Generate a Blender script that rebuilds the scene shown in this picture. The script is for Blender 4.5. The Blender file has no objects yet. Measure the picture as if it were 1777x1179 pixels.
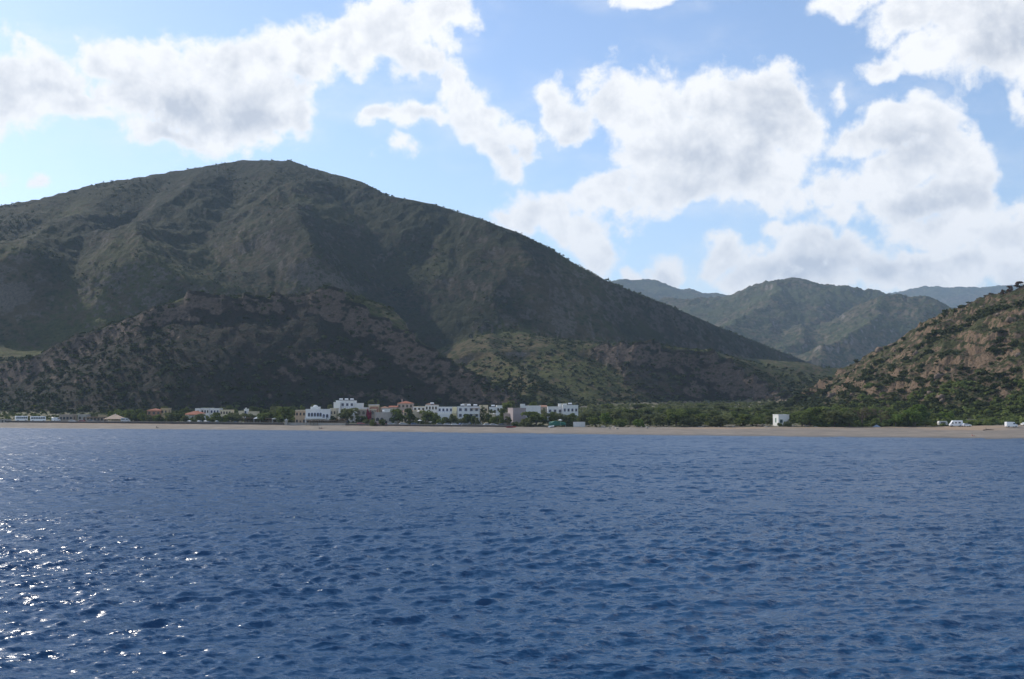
import bpy, math, random
import numpy as np
from mathutils import Vector, Matrix

# ------------------------------------------------------------------ camera, light, sky
F = 1777.0; CX = 888.5; CY = 589.5; HZ = 705.0; CAMH = 12.0
TH = math.atan((HZ - CY) / F)
scene = bpy.context.scene
col = scene.collection
cam = bpy.data.objects.new('camera', bpy.data.cameras.new('camera'))
col.objects.link(cam)
cam.location = (0, 0, CAMH)
cam.rotation_euler = (math.radians(90) + TH, 0, 0)
cam.data.lens = 36.0; cam.data.sensor_width = 36.0
cam.data.clip_start = 0.5; cam.data.clip_end = 30000
scene.camera = cam
SUN_AZ = math.radians(-49); SUN_EL = math.radians(34)
sd = Vector((math.sin(SUN_AZ) * math.cos(SUN_EL), math.cos(SUN_AZ) * math.cos(SUN_EL), math.sin(SUN_EL)))
sl = bpy.data.lights.new('sun', 'SUN'); sl.energy = 3.6; sl.angle = math.radians(0.53); sl.color = (1.0, 0.93, 0.82)
so = bpy.data.objects.new('sun', sl); col.objects.link(so)
so.rotation_euler = (-sd).to_track_quat('-Z', 'Y').to_euler()
scene.view_settings.view_transform = 'Standard'
scene.view_settings.look = 'None'
scene.view_settings.exposure = 0.40
scene.view_settings.gamma = 1.0

def pix_dir(px, py):
    x = (px - CX) / F; v = (CY - py) / F
    return (x, math.cos(TH) - v * math.sin(TH), math.sin(TH) + v * math.cos(TH))
def at(px, py, Y):
    d = pix_dir(px, py); t = Y / d[1]
    return Vector((d[0] * t, Y, CAMH + d[2] * t))
def azel(px, py):
    d = Vector(pix_dir(px, py)).normalized()
    return math.atan2(d.x, d.y), math.asin(d.z)

class NT:
    """small helper for node trees"""
    def __init__(s, tree): s.t = tree
    def n(s, typ, **kw):
        nd = s.t.nodes.new(typ)
        for k, v in kw.items(): setattr(nd, k, v)
        return nd
    def put(s, sock, v):
        if v is None: return
        if hasattr(v, 'is_output') or isinstance(v, bpy.types.NodeSocket): s.t.links.new(v, sock)
        else: sock.default_value = v
    def math(s, op, a, b=None, c=None, clamp=False):
        nd = s.n('ShaderNodeMath', operation=op, use_clamp=clamp)
        s.put(nd.inputs[0], a); s.put(nd.inputs[1], b); s.put(nd.inputs[2], c)
        return nd.outputs[0]
    def vmath(s, op, a, b=None):
        nd = s.n('ShaderNodeVectorMath', operation=op)
        s.put(nd.inputs[0], a); s.put(nd.inputs[1], b)
        return nd.outputs['Value'] if op in ('LENGTH', 'DOT_PRODUCT') else nd.outputs[0]
    def vscale(s, a, k):
        nd = s.n('ShaderNodeVectorMath', operation='SCALE'); s.put(nd.inputs[0], a); s.put(nd.inputs['Scale'], k); return nd.outputs[0]
    def noise(s, vec, scale, detail=4, rough=0.55, dist=0, color=False, dim='3D'):
        nd = s.n('ShaderNodeTexNoise', noise_dimensions=dim)
        s.put(nd.inputs['Vector'], vec); s.put(nd.inputs['Scale'], scale); nd.inputs['Detail'].default_value = detail
        nd.inputs['Roughness'].default_value = rough; nd.inputs['Distortion'].default_value = dist
        return nd.outputs['Color' if color else 'Fac']
    def voro(s, vec, scale, feat='F1', out='Distance', rnd=1.0):
        nd = s.n('ShaderNodeTexVoronoi', feature=feat); s.put(nd.inputs['Vector'], vec); s.put(nd.inputs['Scale'], scale)
        nd.inputs['Randomness'].default_value = rnd
        return nd.outputs[out]
    def ss(s, x, a, b, o0=0.0, o1=1.0):
        nd = s.n('ShaderNodeMapRange', interpolation_type='SMOOTHSTEP')
        s.put(nd.inputs[0], x); s.put(nd.inputs[1], a); s.put(nd.inputs[2], b); s.put(nd.inputs[3], o0); s.put(nd.inputs[4], o1)
        return nd.outputs[0]
    def mix(s, f, a, b, blend='MIX'):
        nd = s.n('ShaderNodeMix', data_type='RGBA', blend_type=blend)
        s.put(nd.inputs[0], f); s.put(nd.inputs[6], a if not isinstance(a, tuple) else a4(a)); s.put(nd.inputs[7], b if not isinstance(b, tuple) else a4(b))
        return nd.outputs[2]
    def pos(s): return s.n('ShaderNodeNewGeometry').outputs['Position']
    def mapping(s, vec, scale=(1, 1, 1), rot=(0, 0, 0), loc=(0, 0, 0), typ='POINT'):
        nd = s.n('ShaderNodeMapping', vector_type=typ); s.put(nd.inputs[0], vec)
        nd.inputs['Location'].default_value = loc; nd.inputs['Rotation'].default_value = rot; nd.inputs['Scale'].default_value = scale
        return nd.outputs[0]
    def comb(s, x, y, z):
        nd = s.n('ShaderNodeCombineXYZ'); s.put(nd.inputs[0], x); s.put(nd.inputs[1], y); s.put(nd.inputs[2], z); return nd.outputs[0]
    def bump(s, h, strength, dist):
        nd = s.n('ShaderNodeBump'); s.put(nd.inputs['Height'], h); nd.inputs['Strength'].default_value = strength; nd.inputs['Distance'].default_value = dist
        return nd.outputs[0]
def a4(c): return (c[0], c[1], c[2], 1.0)

# ---- world: daylight sky with broken cumulus, all in directions (azimuth, elevation)
world = bpy.data.worlds.new('World'); scene.world = world; world.use_nodes = True
wt = world.node_tree; wt.nodes.clear(); W = NT(wt)
CLOUDS = [  # (x, y, rx, ry, tilt_deg, weight) measured as directions
 # left bank
 (-60,150,150,85,0,1),(60,135,110,62,8,1),(185,110,75,50,0,1),(225,150,90,60,0,1),(330,165,130,92,0,1.1),(430,140,120,80,0,1.1),
 (290,225,75,30,0,.8),(430,205,115,50,0,1),(510,215,45,40,0,.8),(520,100,110,55,-10,1),(600,80,80,45,-10,1),(680,60,90,62,-20,1),
 (740,25,90,60,-25,1),(700,110,60,50,0,.9),(790,5,50,45,0,.9),(130,190,110,22,0,.8),(20,60,30,22,0,.35),(0,190,90,28,0,.8),
 # central wisp
 (775,145,28,45,20,.8),(800,185,55,40,25,.9),(650,215,42,18,-5,.75),(730,222,75,22,8,.8),(830,225,80,42,10,.9),(860,265,55,38,25,.8),(900,240,55,45,0,.8),(880,295,28,22,40,.5),
 # big middle mass
 (965,175,42,48,0,.95),(1000,205,60,42,15,.95),(1080,170,65,60,-20,1),(1140,200,110,75,0,1.1),(1240,170,100,62,-8,1.1),(1310,150,90,58,-8,1.1),
 (1360,185,72,72,0,1),(1390,230,60,60,0,1),(1250,250,150,80,0,1.2),(1130,260,90,50,10,1),(1180,320,130,45,0,1),(1320,300,110,60,0,1.1),(1060,330,80,40,-10,.9),
 (960,365,95,45,-10,1),(1010,400,90,48,0,1),(910,395,60,45,0,.9),(1060,430,50,40,20,.8),(1105,350,60,35,0,.8),(1040,450,45,45,0,.7),(1105,475,32,28,0,.7),
 # right mass
 (1545,235,85,52,-10,1),(1600,215,75,45,0,1.05),(1640,265,75,55,20,1),(1560,290,90,55,0,1.05),(1480,330,90,38,0,.9),(1600,350,110,55,0,1),(1680,330,60,60,0,.9),
 (1640,400,85,45,0,.85),(1470,365,60,30,0,.75),(1462,165,18,22,0,.55),(1345,390,24,12,0,.55),(1510,320,60,40,0,.9),
 # horizon bank
 (1170,470,45,48,0,.85),(1250,450,45,48,0,.9),(1300,475,75,52,0,.95),(1400,430,65,45,-10,1),(1465,440,60,45,0,1),(1400,480,120,45,0,1),(1540,470,70,45,0,.95),
 (1600,480,70,38,0,.95),(1670,470,60,42,0,.95),(1720,420,70,50,-20,.95),(1790,400,50,90,0,1),(1760,470,70,40,0,.9),
 # upper right
 (1560,40,100,38,15,.9),(1700,60,130,90,0,1.1),(1790,60,110,110,0,1.2),(1520,110,42,26,0,.8),(1600,95,75,38,10,.9),(1480,0,90,22,0,.8),(1770,170,30,40,0,.7),(1140,0,80,14,0,.6),(1660,-30,200,60,0,1),
 (80,305,24,14,0,.5),(10,290,30,18,20,.45),(720,270,28,12,0,.3),
]
GREYS = [(380,190,150,52,0,1),(150,170,130,26,0,.5),(1290,235,150,78,0,1),(1200,280,110,45,0,.6),(1580,255,95,50,0,1),(1620,360,110,45,0,.8),(1740,40,140,90,0,.85),
         (1400,480,120,22,0,.45),(1050,390,60,40,0,.4),(700,85,55,30,0,.3),(1170,495,60,20,0,.5),(1640,480,140,18,0,.4),(850,240,60,20,0,.2)]
def field_group(name, items):
    g = bpy.data.node_groups.new(name, 'ShaderNodeTree')
    g.interface.new_socket('Vector', in_out='INPUT', socket_type='NodeSocketVector')
    g.interface.new_socket('Value', in_out='OUTPUT', socket_type='NodeSocketFloat')
    G = NT(g); gi = G.n('NodeGroupInput'); go = G.n('NodeGroupOutput')
    cur = None
    for (px, py, rx, ry, rot, w) in items:
        a, e = azel(px, py)
        k = math.cos(math.atan((px - CX) / F))   # angular size shrinks a little to the sides
        src = gi.outputs[0]
        if cur is not None:     # keeps the blobs in one chain (the shader stack is small)
            ch = G.n('ShaderNodeVectorMath', operation='MULTIPLY_ADD')
            G.put(ch.inputs[0], cur); ch.inputs[1].default_value = (1e-6, 1e-6, 0); G.put(ch.inputs[2], src); src = ch.outputs[0]
        m = G.mapping(src, loc=(a, e, 0), rot=(0, 0, math.radians(-rot)), scale=(rx / F * k * k, ry / F * k, 1), typ='TEXTURE')
        ln = G.vmath('LENGTH', m)
        v = G.math('MULTIPLY_ADD', ln, -w, w)
        if cur is None: cur = v
        else:
            sm = G.n('ShaderNodeMath', operation='SMOOTH_MAX'); G.put(sm.inputs[0], cur); G.put(sm.inputs[1], v); sm.inputs[2].default_value = 0.18
            cur = sm.outputs[0]
    G.put(go.inputs[0], cur)
    return g
tc = W.n('ShaderNodeTexCoord').outputs['Generated']
dirv = W.vmath('NORMALIZE', tc)
sp = W.n('ShaderNodeSeparateXYZ'); W.put(sp.inputs[0], dirv)
az = W.math('ARCTAN2', sp.outputs[0], sp.outputs[1]); el = W.math('ARCSINE', sp.outputs[2])
P0 = W.comb(az, el, 0.0)
cg = field_group('cloud_field', CLOUDS); gg = field_group('cloud_depth', GREYS)
def run(g, v):
    nd = W.n('ShaderNodeGroup'); nd.node_tree = g; W.put(nd.inputs[0], v); return nd.outputs[0]
def density(P, full=True):
    wv = W.noise(dirv if full else dirv, 9.0, 3, 0.6, 0, color=True)
    off = W.vscale(W.vmath('SUBTRACT', wv, (0.5, 0.5, 0.5)), 0.075)
    off = W.vmath('MULTIPLY', off, (1, 1, 0))
    Pw = W.vmath('ADD', P, off)
    base = run(cg, Pw)
    return base
def detail(v):
    # billowing edges
    b1 = W.noise(v, 17.0, 9, 0.60, 0.35)
    vo = W.voro(W.vmath('ADD', v, W.vscale(W.noise(v, 40, 3, .6, 0, color=True), 0.02)), 34.0)
    vo2 = W.voro(v, 80.0)
    t = W.math('MULTIPLY_ADD', b1, 1.9, -0.97)
    t = W.math('MULTIPLY_ADD', vo, -0.30, t)
    t = W.math('MULTIPLY_ADD', vo2, -0.16, t)
    t = W.math('MULTIPLY_ADD', W.noise(v, 62, 6, .7), .85, t)
    return W.math('ADD', t, -0.13)
base0 = density(P0)
# outside the measured part of the sky the cloud cover is plain broken cumulus
gen = W.noise(W.mapping(dirv, scale=(1, 1, 1.7)), 3.6, 3, 0.5)
gen = W.math('MULTIPLY_ADD', gen, 5.0, -2.9)
outm = W.math('MAXIMUM', W.ss(W.math('ABSOLUTE', az), 0.52, 0.68), W.ss(el, 0.41, 0.50))
outm = W.math('MAXIMUM', outm, W.ss(W.math('MULTIPLY', sp.outputs[1], -1.0), -0.5, -0.3))
bmix = W.n('ShaderNodeMix', data_type='FLOAT'); W.put(bmix.inputs[0], outm); W.put(bmix.inputs[2], base0); W.put(bmix.inputs[3], gen)
B0 = bmix.outputs[0]
d0 = detail(dirv)
shift = tuple(Vector((-0.010, 0.004, 0.016)))
d1 = detail(W.vmath('ADD', dirv, shift))
D0 = W.math('ADD', B0, d0)
alpha = W.ss(D0, -0.14, 0.38)
wisp = W.noise(W.mapping(dirv, scale=(1, 1, 2.2)), 7.0, 6, 0.65)
veil = W.math('MULTIPLY', W.ss(wisp, 0.45, 0.8), W.ss(B0, -1.2, 0.2))
alpha = W.math('MAXIMUM', alpha, W.math('MULTIPLY', veil, 0.45))
# light from above left: relief of the billows, and greyer where the cloud is deep
rel = W.math('SUBTRACT', d0, d1)
relief = W.math('MULTIPLY_ADD', rel, 0.75, 0.5, clamp=True)
gw = W.vmath('MULTIPLY', W.vscale(W.vmath('SUBTRACT', W.noise(dirv, 8.0, 4, 0.6, 0, color=True), (0.5, 0.5, 0.5)), 0.10), (1, 1, 0))
deep = W.math('MULTIPLY', run(gg, W.vmath('ADD', P0, gw)), 1.0)
deep = W.ss(W.math('MULTIPLY_ADD', d0, 0.22, deep), -0.15, 0.75)
thick = W.ss(D0, 0.35, 1.25)
gen_deep = W.math('MULTIPLY', outm, thick)
shade = W.math('MAXIMUM', deep, W.math('MULTIPLY', gen_deep, 0.8))
edge = W.ss(D0, 0.05, 0.55)
shade = W.math('MULTIPLY', shade, edge)
lo0 = W.noise(dirv, 11.0, 5, 0.62, 0.3); lo1 = W.noise(W.vmath('ADD', dirv, (-0.012, 0.0, 0.026)), 11.0, 5, 0.62, 0.3)
rel2 = W.math('MULTIPLY', W.math('SUBTRACT', lo1, lo0), 2.2)
mod = W.math('MULTIPLY_ADD', W.ss(lo0, .35, .65), -0.45, 1.15)
shade = W.math('ADD', W.math('ADD', W.math('MULTIPLY', W.math('MULTIPLY', shade, mod), 0.50), W.math('MULTIPLY', W.math('MULTIPLY_ADD', relief, -0.95, 0.475), edge)), W.math('MULTIPLY_ADD', W.ss(D0, .22, .75), .26, W.math('MULTIPLY', rel2, edge)), clamp=True)
cl = W.mix(shade, (5.7, 5.7, 5.72), (3.2, 3.42, 3.85))
sky = W.n('ShaderNodeTexSky', sky_type='NISHITA', sun_disc=False)
sky.sun_elevation = SUN_EL; sky.sun_rotation = SUN_AZ
sky.altitude = 10; sky.air_density = 1.0; sky.dust_density = 0.35; sky.ozone_density = 2.5
skc = W.mix(1.0, sky.outputs[0], (0.94, 0.90, 0.91), 'MULTIPLY')
fin = W.mix(alpha, skc, cl)
bg = W.n('ShaderNodeBackground'); W.put(bg.inputs[0], fin); bg.inputs[1].default_value = 0.15
wo = W.n('ShaderNodeOutputWorld'); wt.links.new(bg.outputs[0], wo.inputs[0])
world.cycles.sampling_method = 'MANUAL'; world.cycles.sample_map_resolution = 1024

# ------------------------------------------------------------------ tagging and mesh helpers
def tag(o, label=None, cat=None, group=None, kind=None):
    if label: o['label'] = label
    if cat: o['category'] = cat
    if group: o['group'] = group
    if kind: o['kind'] = kind
    return o
def empty(name, loc, rz=0.0):
    o = bpy.data.objects.new(name, None); col.objects.link(o); o.location = loc; o.rotation_euler = (0, 0, rz); o.empty_display_size = 0.5
    return o
def mesh_np(name, V, Fq, mats, parent=None, smooth=False, attrs=None, midx=None):
    """V (n,3), Fq (m,k) array of k-gons"""
    me = bpy.data.meshes.new(name)
    V = np.asarray(V, dtype=np.float32); Fq = np.asarray(Fq, dtype=np.int32); k = Fq.shape[1]
    me.vertices.add(len(V)); me.vertices.foreach_set('co', V.ravel())
    me.loops.add(Fq.size); me.loops.foreach_set('vertex_index', Fq.ravel())
    me.polygons.add(len(Fq)); me.polygons.foreach_set('loop_start', np.arange(0, Fq.size, k, dtype=np.int32))
    if smooth: me.polygons.foreach_set('use_smooth', np.ones(len(Fq), dtype=bool))
    for m in (mats if isinstance(mats, (list, tuple)) else [mats]): me.materials.append(m)
    if midx is not None: me.polygons.foreach_set('material_index', midx.astype(np.int32))
    if attrs:
        for an, (dom, arr) in attrs.items():
            a = me.attributes.new(an, 'FLOAT', dom); a.data.foreach_set('value', np.asarray(arr, dtype=np.float32))
    me.update(calc_edges=True)
    o = bpy.data.objects.new(name, me); col.objects.link(o)
    if parent is not None: o.parent = parent
    return o
class MB:
    """collects boxes, prisms and tubes into one mesh object"""
    def __init__(s): s.v = []; s.f = []
    def add(s, vs, fs):
        b = len(s.v); s.v += [tuple(v) for v in vs]; s.f += [tuple(i + b for i in f) for f in fs]; return s
    def box(s, x0, x1, y0, y1, z0, z1, tx=0.0, ty=0.0):
        vs = [(x0, y0, z0), (x1, y0, z0), (x1, y1, z0), (x0, y1, z0),
              (x0 + tx, y0 + ty, z1), (x1 - tx, y0 + ty, z1), (x1 - tx, y1 - ty, z1), (x0 + tx, y1 - ty, z1)]
        return s.add(vs, [(0, 3, 2, 1), (4, 5, 6, 7), (0, 1, 5, 4), (1, 2, 6, 5), (2, 3, 7, 6), (3, 0, 4, 7)])
    def prism_y(s, prof, y0, y1):     # prof: (x,z) outline, extruded along y
        n = len(prof)
        vs = [(x, y0, z) for x, z in prof] + [(x, y1, z) for x, z in prof]
        fs = [tuple(range(n)), tuple(range(2 * n - 1, n - 1, -1))]
        fs += [(i, i + n, (i + 1) % n + n, (i + 1) % n) for i in range(n)]
        return s.add(vs, fs)
    def cyl(s, p0, p1, r0, r1=None, n=8):
        r1 = r0 if r1 is None else r1
        p0 = Vector(p0); p1 = Vector(p1); d = (p1 - p0).normalized()
        a = d.orthogonal().normalized(); b = d.cross(a)
        vs = []
        for p, r in ((p0, r0), (p1, r1)):
            for i in range(n):
                t = 2 * math.pi * i / n; vs.append(p + a * (r * math.cos(t)) + b * (r * math.sin(t)))
        fs = [(i, (i + 1) % n, (i + 1) % n + n, i + n) for i in range(n)] + [tuple(range(n - 1, -1, -1)), tuple(range(n, 2 * n))]
        return s.add(vs, fs)
    def cone(s, c, rx, ry, z0, z1, n=4, rot=math.pi / 4):
        vs = [(c[0] + rx * math.cos(rot + 2 * math.pi * i / n), c[1] + ry * math.sin(rot + 2 * math.pi * i / n), z0) for i in range(n)] + [(c[0], c[1], z1)]
        fs = [(i, (i + 1) % n, n) for i in range(n)] + [tuple(range(n - 1, -1, -1))]
        return s.add(vs, fs)
    def ball(s, c, r, nu=8, nv=6, sx=1, sy=1, sz=1):
        vs = []; 
        for j in range(nv + 1):
            ph = math.pi * j / nv
            for i in range(nu):
                t = 2 * math.pi * i / nu
                vs.append((c[0] + sx * r * math.sin(ph) * math.cos(t), c[1] + sy * r * math.sin(ph) * math.sin(t), c[2] + sz * r * math.cos(ph)))
        fs = [(j * nu + i, (j + 1) * nu + i, (j + 1) * nu + (i + 1) % nu, j * nu + (i + 1) % nu) for j in range(nv) for i in range(nu)]
        return s.add(vs, fs)
    def build(s, name, mat, parent=None, smooth=False, bevel=0.0):
        me = bpy.data.meshes.new(name); me.from_pydata(s.v, [], s.f); me.materials.append(mat)
        if smooth:
            for p in me.polygons: p.use_smooth = True
        me.validate(); me.update()
        o = bpy.data.objects.new(name, me); col.objects.link(o)
        if parent is not None: o.parent = parent
        if bevel:
            b = o.modifiers.new('bevel', 'BEVEL'); b.width = bevel; b.segments = 2; b.limit_method = 'ANGLE'
        return o

# ------------------------------------------------------------------ numpy noise
rng = np.random.default_rng(7)
_perm = rng.permutation(4096).astype(np.int64)
_ga = rng.random(4096) * 2 * np.pi; _gx = np.cos(_ga); _gy = np.sin(_ga)
def perlin(x, y):
    xi = np.floor(x).astype(np.int64); yi = np.floor(y).astype(np.int64)
    xf = x - xi; yf = y - yi
    u = xf * xf * xf * (xf * (xf * 6 - 15) + 10); v = yf * yf * yf * (yf * (yf * 6 - 15) + 10)
    def g(i, j, dx, dy):
        h = _perm[(_perm[i & 4095] + j) & 4095]; return _gx[h] * dx + _gy[h] * dy
    a = g(xi, yi, xf, yf); b = g(xi + 1, yi, xf - 1, yf); c = g(xi, yi + 1, xf, yf - 1); d = g(xi + 1, yi + 1, xf - 1, yf - 1)
    return 1.5 * ((a + u * (b - a)) + v * ((c + u * (d - c)) - (a + u * (b - a))))
def fbm(x, y, wl, octs, gain=0.5, ridged=False, seed=0):
    r = np.zeros_like(x); amp = 1.0; tot = 0
    for o in range(octs):
        n = perlin(x / wl + 17.3 * (o + seed), y / wl - 9.1 * (o + 2 * seed))
        if ridged: n = 1 - 2 * np.abs(n)
        r += amp * n; tot += amp; amp *= gain; wl /= 2.03
    return r / tot

# ------------------------------------------------------------------ shore line and terrain
SH = np.array([(-1600, 800), (-700, 640), (0, 561), (250, 534), (500, 508), (740, 469), (980, 440), (1200, 418), (1460, 398), (1777, 374), (2300, 345), (3200, 320)], float)
BK = np.array([(-1600, 850, 3), (-700, 690, 3), (0, 601, 2.5), (250, 574, 2.2), (500, 545, 2.0), (740, 505, 2.05), (980, 480, 2.0), (1200, 465, 2.45), (1460, 456, 2.5), (1600, 458, 2.6), (1777, 460, 3.5), (2300, 440, 4), (3200, 420, 4)], float)
def u2px(u): return CX + u * F
def shoreY(u):
    px = u2px(u); return np.interp(px, SH[:, 0], SH[:, 1]) + 1.2 * np.sin(px * 0.021) + 0.7 * np.sin(px * 0.057 + 1)
def backY(u): return np.interp(u2px(u), BK[:, 0], BK[:, 1])
def backZ(u): return np.interp(u2px(u), BK[:, 0], BK[:, 2])

# ridges: list of (px, py, Y); front slope, back slope, group, rough (noise share)
# spurs and gullies of the mountain face, running down from the crest: (px, Y) lines, height (+ridge, -gully), half width
SPURS = [
 ([(452,1690),(490,1520),(520,1370),(548,1230),(565,1080)], 80, 210), ([(325,1630),(300,1480),(262,1300),(235,1120)], 60, 170), ([(180,1560),(130,1420),(80,1280),(40,1130)], 65, 170), ([(60,1480),(-10,1330),(-70,1180)], 55, 160),
 ([(600,1770),(660,1640),(720,1540),(780,1440),(850,1340),(905,1240),(960,1150)], 75, 190), ([(735,1870),(800,1720),(860,1600),(930,1480),(1000,1380)], 55, 150), ([(870,1980),(935,1820),(1000,1680),(1065,1580),(1130,1490),(1200,1420)], 75, 190),
 ([(1045,2120),(1110,1960),(1180,1820),(1250,1700),(1330,1600)], 70, 200), ([(1180,2240),(1250,2080),(1330,1960),(1400,1850)], 50, 170),
 ([(395,1650),(385,1480),(390,1330),(400,1200)], -30, 110), ([(560,1700),(600,1540),(640,1400),(690,1250),(740,1100)], -40, 130), ([(240,1560),(200,1400),(160,1250),(120,1100)], -32, 110), ([(100,1480),(50,1350),(0,1200)], -28, 100), ([(810,1900),(880,1740),(940,1620),(1000,1520)], -34, 120),
 ([(980,2040),(1050,1900),(1120,1760),(1200,1640)], -34, 120), ([(680,1780),(740,1640),(800,1530),(860,1430)], -28, 100)]
def line_dist(x, y, pts):
    best = np.full(x.shape, 1e18)
    P = [((p - CX) / F * Y, Y) for p, Y in pts]
    for a, b in zip(P[:-1], P[1:]):
        dx, dy = b[0] - a[0], b[1] - a[1]; t = np.clip(((x - a[0]) * dx + (y - a[1]) * dy) / (dx * dx + dy * dy), 0, 1)
        best = np.minimum(best, (x - a[0] - t * dx) ** 2 + (y - a[1] - t * dy) ** 2)
    return np.sqrt(best)
RIDGES = {
 'crest': dict(g=0, sf=.43, sb=.45, pts=[(-1100,520,1050),(-600,440,1180),(-300,400,1290),(-100,372,1390),(0,353,1440),(60,344,1480),(150,320,1540),(260,300,1600),(340,290,1640),(415,277,1680),(500,278,1710),(535,291,1730),(575,301,1755),
      (620,315,1785),(670,340,1820),(750,355,1880),(830,380,1940),(900,405,2000),(960,435,2050),(1000,460,2085),(1050,487,2130),(1100,508,2175),(1150,527,2220),(1200,548,2260),(1260,573,2310),(1320,597,2360),(1370,617,2400),(1430,640,2450)]),
 'front': dict(g=0, flat=260, sf=.68, sb=-.07, pts=[(-900,600,900),(-400,590,900),(-100,625,860),(0,628,840),(70,612,830),(140,578,830),(200,556,830),(260,535,830),(330,514,835),(400,516,840),(480,518,850),(545,508,855),(575,508,850),(605,522,845),
      (650,546,835),(700,574,825),(750,604,815),(800,634,800),(850,662,780),(900,684,760)]),
 'bench2': dict(g=0, flat=130, sf=.58, sb=.02, pts=[(1048,601,1003),(1110,602,985),(1170,604,980),(1220,608,980),(1255,624,970),(1300,650,950),(1345,670,930),(1390,687,900)]),
 'bench2m': dict(g=0, sf=.46, sb=.02, flat=130, pts=[(870,576,1130),(910,585,1090),(950,594,1050),(990,598,1020)]),
 'bench2l': dict(g=0, sf=.44, sb=.44, pts=[(850,580,1100),(870,610,1000),(900,640,900),(930,665,820)]),
 'terrace3': dict(g=0, sf=.21, sb=.0, pts=[(1240,617,1400),(1300,621,1380),(1360,627,1350),(1415,635,1320),(1432,655,1290)]),
 'right': dict(g=1, sf=.47, sb=.5, pts=[(1375,694,760),(1400,676,770),(1440,652,775),(1480,632,770),(1540,600,760),(1590,572,745),(1650,545,720),(1700,525,700),(1740,510,690),(1777,497,680),(1850,470,660),(1950,440,640),(2200,400,620),(2800,360,600)]),
 'rspur1': dict(g=1, sf=.6, sb=.6, pts=[(1650,545,720),(1640,590,650),(1660,630,590),(1680,665,545)]),
 'rspur2': dict(g=1, sf=.6, sb=.6, pts=[(1540,602,750),(1530,640,680),(1540,670,620)]),
 'rspur3': dict(g=1, sf=.6, sb=.6, pts=[(1790,500,680),(1770,570,600),(1780,630,540),(1800,670,510)]),
 'mid': dict(g=2, sf=.30, sb=.4, pts=[(1000,560,3400),(1150,522,3400),(1250,516,3350),(1310,499,3300),(1370,488,3250),(1430,492,3250),(1500,504,3200),(1560,518,3200),(1650,545,3200),(1900,560,3300)]),
 'mid_a': dict(g=2, sf=.45, sb=.45, pts=[(1360,490,3200),(1330,520,2900),(1280,560,2600),(1230,580,2400)]),
 'mid_b': dict(g=2, sf=.42, sb=.35, pts=[(1500,545,2650),(1545,515,2600),(1560,511,2600),(1590,516,2600),(1640,537,2620),(1700,560,2650),(1900,590,2650)]),
 'mid_c': dict(g=2, sf=.6, sb=.5, pts=[(1550,513,2590),(1520,545,2450),(1490,580,2280),(1450,612,2120),(1430,635,2000)]),
 'mid_d': dict(g=2, sf=.5, sb=.5, pts=[(1450,500,3200),(1420,545,2850),(1390,580,2550),(1370,610,2300)]),
 'far_l': dict(g=2, sf=.3, sb=.3, pts=[(800,520,5200),(980,490,5200),(1065,486,5200),(1095,490,5200),(1130,488,5200),(1180,502,5200),(1250,512,5200),(1330,530,5200),(1500,560,5200)]),
 'far_r': dict(g=2, sf=.3, sb=.3, pts=[(1400,540,6800),(1500,520,6800),(1560,507,6800),(1600,497,6800),(1650,500,6800),(1720,499,6800),(1777,494,6800),(1900,480,6800),(2300,470,6800),(3000,520,6800)]),
}
def ridge_np(x, y, r):
    P = np.array([tuple(at(p[0], p[1], p[2] * (1.2 if r['g'] == 2 else 1))) for p in r['pts']])
    best = np.full(x.shape, 1e18); ws = np.zeros_like(x); wz = np.zeros_like(x); wf = np.zeros_like(x)
    for a, b in zip(P[:-1], P[1:]):
        dx, dy = b[0] - a[0], b[1] - a[1]; L2 = dx * dx + dy * dy
        t = np.clip(((x - a[0]) * dx + (y - a[1]) * dy) / L2, 0, 1)
        qx = a[0] + t * dx; qy = a[1] + t * dy
        d2 = (x - qx) ** 2 + (y - qy) ** 2
        m = d2 < best
        best = np.where(m, d2, best)
        w = (d2 / 1e4 + .002) ** -3.0 * math.sqrt(L2); ws += w; wz += w * (a[2] + t * (b[2] - a[2])); wf += w * np.clip((qy - y) / 12 + .5, 0, 1)
    return np.sqrt(best), wz / ws, wf / ws
NU, NR, ST = 1441, 1081, 3
U0, U1, Y0, Y1 = -0.78, 0.78, 300.0, 9300.0
gu = np.linspace(U0, U1, NU); gl = np.linspace(math.log(Y0), math.log(Y1), NR)
cu = gu[::ST]; clg = gl[::ST]
CU, CL_ = np.meshgrid(cu, clg); cY = np.exp(CL_); cX = CU * cY
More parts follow.
